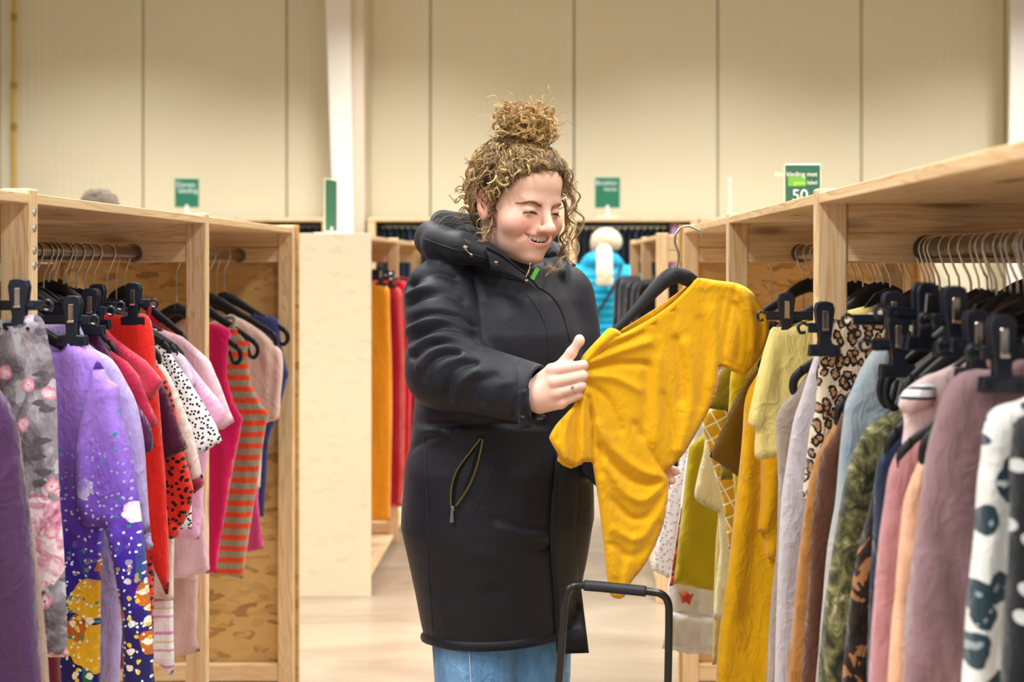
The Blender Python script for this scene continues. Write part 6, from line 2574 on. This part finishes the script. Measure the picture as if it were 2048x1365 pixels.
# ------------------------------------------------------------------ shopping trolley handle
TY = 2.56
tb0 = P(1228, 1365, TY)
tro = empty('shopping_trolley', (tb0[0], TY + .2, 0))
TB = np.array(tro.location)
M_TUBEB = plain('tube_black', '#17181b', .3, .5)
lf = P(1092, 1720, TY)
rt = P(1324, 1720, TY)
hp_ = catmull([lf, P(1104, 1560, TY), P(1118, 1365, TY), P(1127, 1240, TY), P(1130, 1200, TY), P(1140, 1178, TY), P(1162, 1171, TY), P(1230, 1177, TY), P(1300, 1184, TY), P(1324, 1190, TY), P(1336, 1206, TY), P(1338, 1240, TY), P(1336, 1365, TY), P(1332, 1560, TY), rt], 6)
MB().tube(hp_ - TB, .0072, 12).build('handle', M_TUBEB, tro, smooth='all')
gp_ = catmull([P(1168, 1171.5, TY), P(1200, 1174, TY), P(1250, 1179, TY), P(1292, 1183.5, TY)], 4)
MB().tube(gp_ - TB, .0098, 14).build('grip', plain('grip_rubber', '#22262e', .55), tro, smooth='all')
zb = float(lf[2]) - .02
bx0, bx1 = -.2, .2
sh = MB()
for x0, x1, y0, y1 in ((-.2, .2, -.2, -.192), (-.2, .2, .392, .4), (-.2, -.192, -.2, .4), (.192, .2, -.2, .4)):
    sh.box(x0, x1, y0, y1, .08, zb, .002)
sh.box(-.2, .2, -.2, .4, .08, .09, .002)
sh.build('basket', plain('basket_grey', '#3c4046', .5), tro)
for x in (-.17, .17):
    for y in (-.16, .36):
        w_ = MB().tube([(x - .012, y, .04), (x + .012, y, .04)], .04, 18)
        w_.build('wheel', M_BLACK2, tro, smooth=True)
        MB().box(x - .016, x + .016, y - .012, y + .012, .04, .085, .002).build('caster_fork', M_TUBEB, tro)
tag(tro, 'black trolley handle standing in front of the woman', 'trolley')

# ------------------------------------------------------------------ people in the background


def simple_person(base, yaw, h, jacket, legs, label, hair='#4a3a2c', hat=None, puff=False, extra=None):
    """whole figure seen small: continuous body with jacket, trousers, hair"""
    fw = np.array([math.sin(yaw), -math.cos(yaw), 0])
    lf_ = np.array([math.cos(yaw), math.sin(yaw), 0])
    k = h / 1.7
    root = empty('person', base)
    U = np.array([0, 0, 1.0])
    p_ = lambda l, w, z: (lf_ * l + fw * w + U * z) * k

    def bsdf(p, g=0.0, head=True, leg=True, torso=True, arms=True):
        d = np.full(len(p), 9.0)
        if torso:
            d = smin(d, ell(p, p_(0, 0, 1.20), np.array([.17 + g, .17 + g, .27]) * k), .05)
            d = smin(d, cap(p, p_(-.15, 0, 1.36), p_(.15, 0, 1.36), (.06 + g) * k), .06)
            d = smin(d, ell(p, p_(0, 0, .98), np.array([.165 + g, .15 + g, .14]) * k), .06)
        if arms:
            for s in (-1, 1):
                d = smin(d, chain(p, [p_(.19 * s, 0, 1.35), p_(.235 * s, .02, 1.08), p_(.22 * s, .12, .86)], [(.055 + g) * k, (.047 + g) * k, (.036 + g * .7) * k], .02), .03)
        if leg:
            for s in (-1, 1):
                d = smin(d, chain(p, [p_(.09 * s, 0, .92), p_(.09 * s, .01, .5), p_(.09 * s, 0, .08), p_(.09 * s, .14, .04)], [(.085 + g) * k, (.06 + g) * k, (.045 + g) * k, .035 * k], .02), .03)
        if head:
            d = smin(d, cap(p, p_(0, 0, 1.4), p_(0, .01, 1.52), .05 * k), .03)
            d = smin(d, ell(p, p_(0, .02, 1.59), np.array([.075, .085, .11]) * k), .02)
            d = smin(d, ell(p, p_(0, .11, 1.585), np.array([.014, .014, .02]) * k), .01)
            for s in (-1, 1):
                d = smin(d, ell(p, p_(.075 * s, .0, 1.585), np.array([.012, .012, .03]) * k), .006)
                d = smin(d, chain(p, [p_(.22 * s, .12, .86), p_(.215 * s, .15, .78), p_(.21 * s, .17, .70)], [.03 * k, .035 * k, .016 * k], .01), .01)
        return d
    R_ = .36 * k
    bx = ((-R_, -R_, -.0), (R_, R_, 1.78 * k))
    v, f = nets(lambda p: smax(bsdf(p), .0 - p[:, 2], .004), (bx[0][0], bx[0][1], -.02), bx[1], .016)
    link('body', fast_mesh('body', v, f, M_SKIN, np.tile(np.array(lin('#d9a78e')[:3]), (len(v), 1))), root)
    v, f = nets(lambda p: smax(bsdf(p, .02, False, False), (.80 * k) - p[:, 2], .01), (bx[0][0], bx[0][1], .7 * k), (R_, R_, 1.6 * k), .013)
    if puff:
        N = vnormals(v, f)
        v = v + N * (.016 * np.abs(np.sin(v[:, 2] / k * math.pi / .052)) ** .7)[:, None]
    link('jacket', fast_mesh('jacket', v, f, jacket), root)
    v, f = nets(lambda p: smax(smax(bsdf(p, .012, False, True, True, False), p[:, 2] - .95 * k, .01), .07 - p[:, 2], .004), (bx[0][0], bx[0][1], .03), (R_, R_, 1.02 * k), .016)
    link('trousers', fast_mesh('trousers', v, f, legs), root)
    if hat is None:
        hs = lambda p: smax(ell(p, p_(0, -.005, 1.62), np.array([.092, .098, .105]) * k), ((p @ fw) - .035 * k - (p[:, 2] - 1.62 * k) * .8), .01)
        v, f = nets(hs, (-.15, -.15, 1.4 * k), (.15, .15, 1.78 * k), .009)
        N = vnormals(v, f)
        g = np.random.default_rng(5)
        dd = np.zeros(len(v))
        for q in range(80):
            c0 = v[g.integers(len(v))]
            dd += g.uniform(-.006, .008) * np.exp(-((v - c0) ** 2).sum(1) / .014 ** 2)
        link('hair', fast_mesh('hair', v + N * dd[:, None], f, fabric('hair_back_' + hair[1:], hair, .8, .2, wrinkle=.8)), root)
    if extra:
        extra(root, p_, k, fw, lf_)
    tag(root, label, 'person')
    return root


KNIT = fabric('cream_knit', '#e4d8b8', .95, .4, wrinkle=.8)


def turquoise_extra(root, p_, k, fw, lf_):
    hs = lambda p: smax(ell(p, p_(-.03, .0, 1.615), np.array([.112, .112, .10]) * k), (1.555 * k - p[:, 2]), .02)
    v, f = nets(hs, (-.2, -.2, 1.4 * k), (.2, .2, 1.85 * k), .009)
    link('knit_hat', fast_mesh('knit_hat', v, f, KNIT), root)
    hs = lambda p: smin(ell(p, p_(0, -.02, 1.475), np.array([.135, .125, .085]) * k), cap(p, p_(-.1, 0, 1.42), p_(.1, 0, 1.42), .07), .04)
    v, f = nets(hs, (-.25, -.25, 1.25), (.25, .25, 1.7), .01)
    link('jacket_hood', fast_mesh('jacket_hood', v, f, bpy.data.materials['turquoise_puffer']), root)
    e = catmull([p_(-.01, -.10, 1.555), p_(-.01, -.155, 1.50), p_(-.01, -.225, 1.40), p_(-.01, -.235, 1.36), p_(-.01, -.235, 1.31)], 5)
    MB().tube(e, .058 * k, 10, flat=(tuple(fw), .3)).build('scarf_end', KNIT, root, smooth='all')
    st = catmull([p_(-.14, -.02, 1.47), p_(-.10, -.2, 1.36), p_(.0, -.235, 1.18), p_(.12, -.2, 1.02), p_(.24, -.08, .93)], 5)
    MB().tube(st, .011, 8).build('bag_strap', M_BLACK2, root, smooth='all')
    MB().box(-.13, .13, -.05, .05, -.11, .11, .02).build('shoulder_bag', fabric('bag_brown', '#8a5a34', .6), root, tuple(p_(.2, -.14, .93)), rot=(0, 0, math.pi))


tp_ = P(1204, 524, 10.0)
simple_person((tp_[0], 10.0, 0), math.radians(180), 1.72, fabric('turquoise_puffer', '#16a9d6', .4, .1), fabric('dark_trousers', '#20242e'), 'person from behind in turquoise puffer jacket with cream knit hat and scarf', hat=True, puff=True, extra=turquoise_extra)
bp0 = P(197, 524, 6.4)
simple_person((bp0[0], 6.4, 0), math.radians(205), 1.80, fabric('grey_jacket', '#4a4c54'), fabric('dark_trousers', '#20242e'), 'grey haired person whose head shows over the left rack', hair='#6e6354')
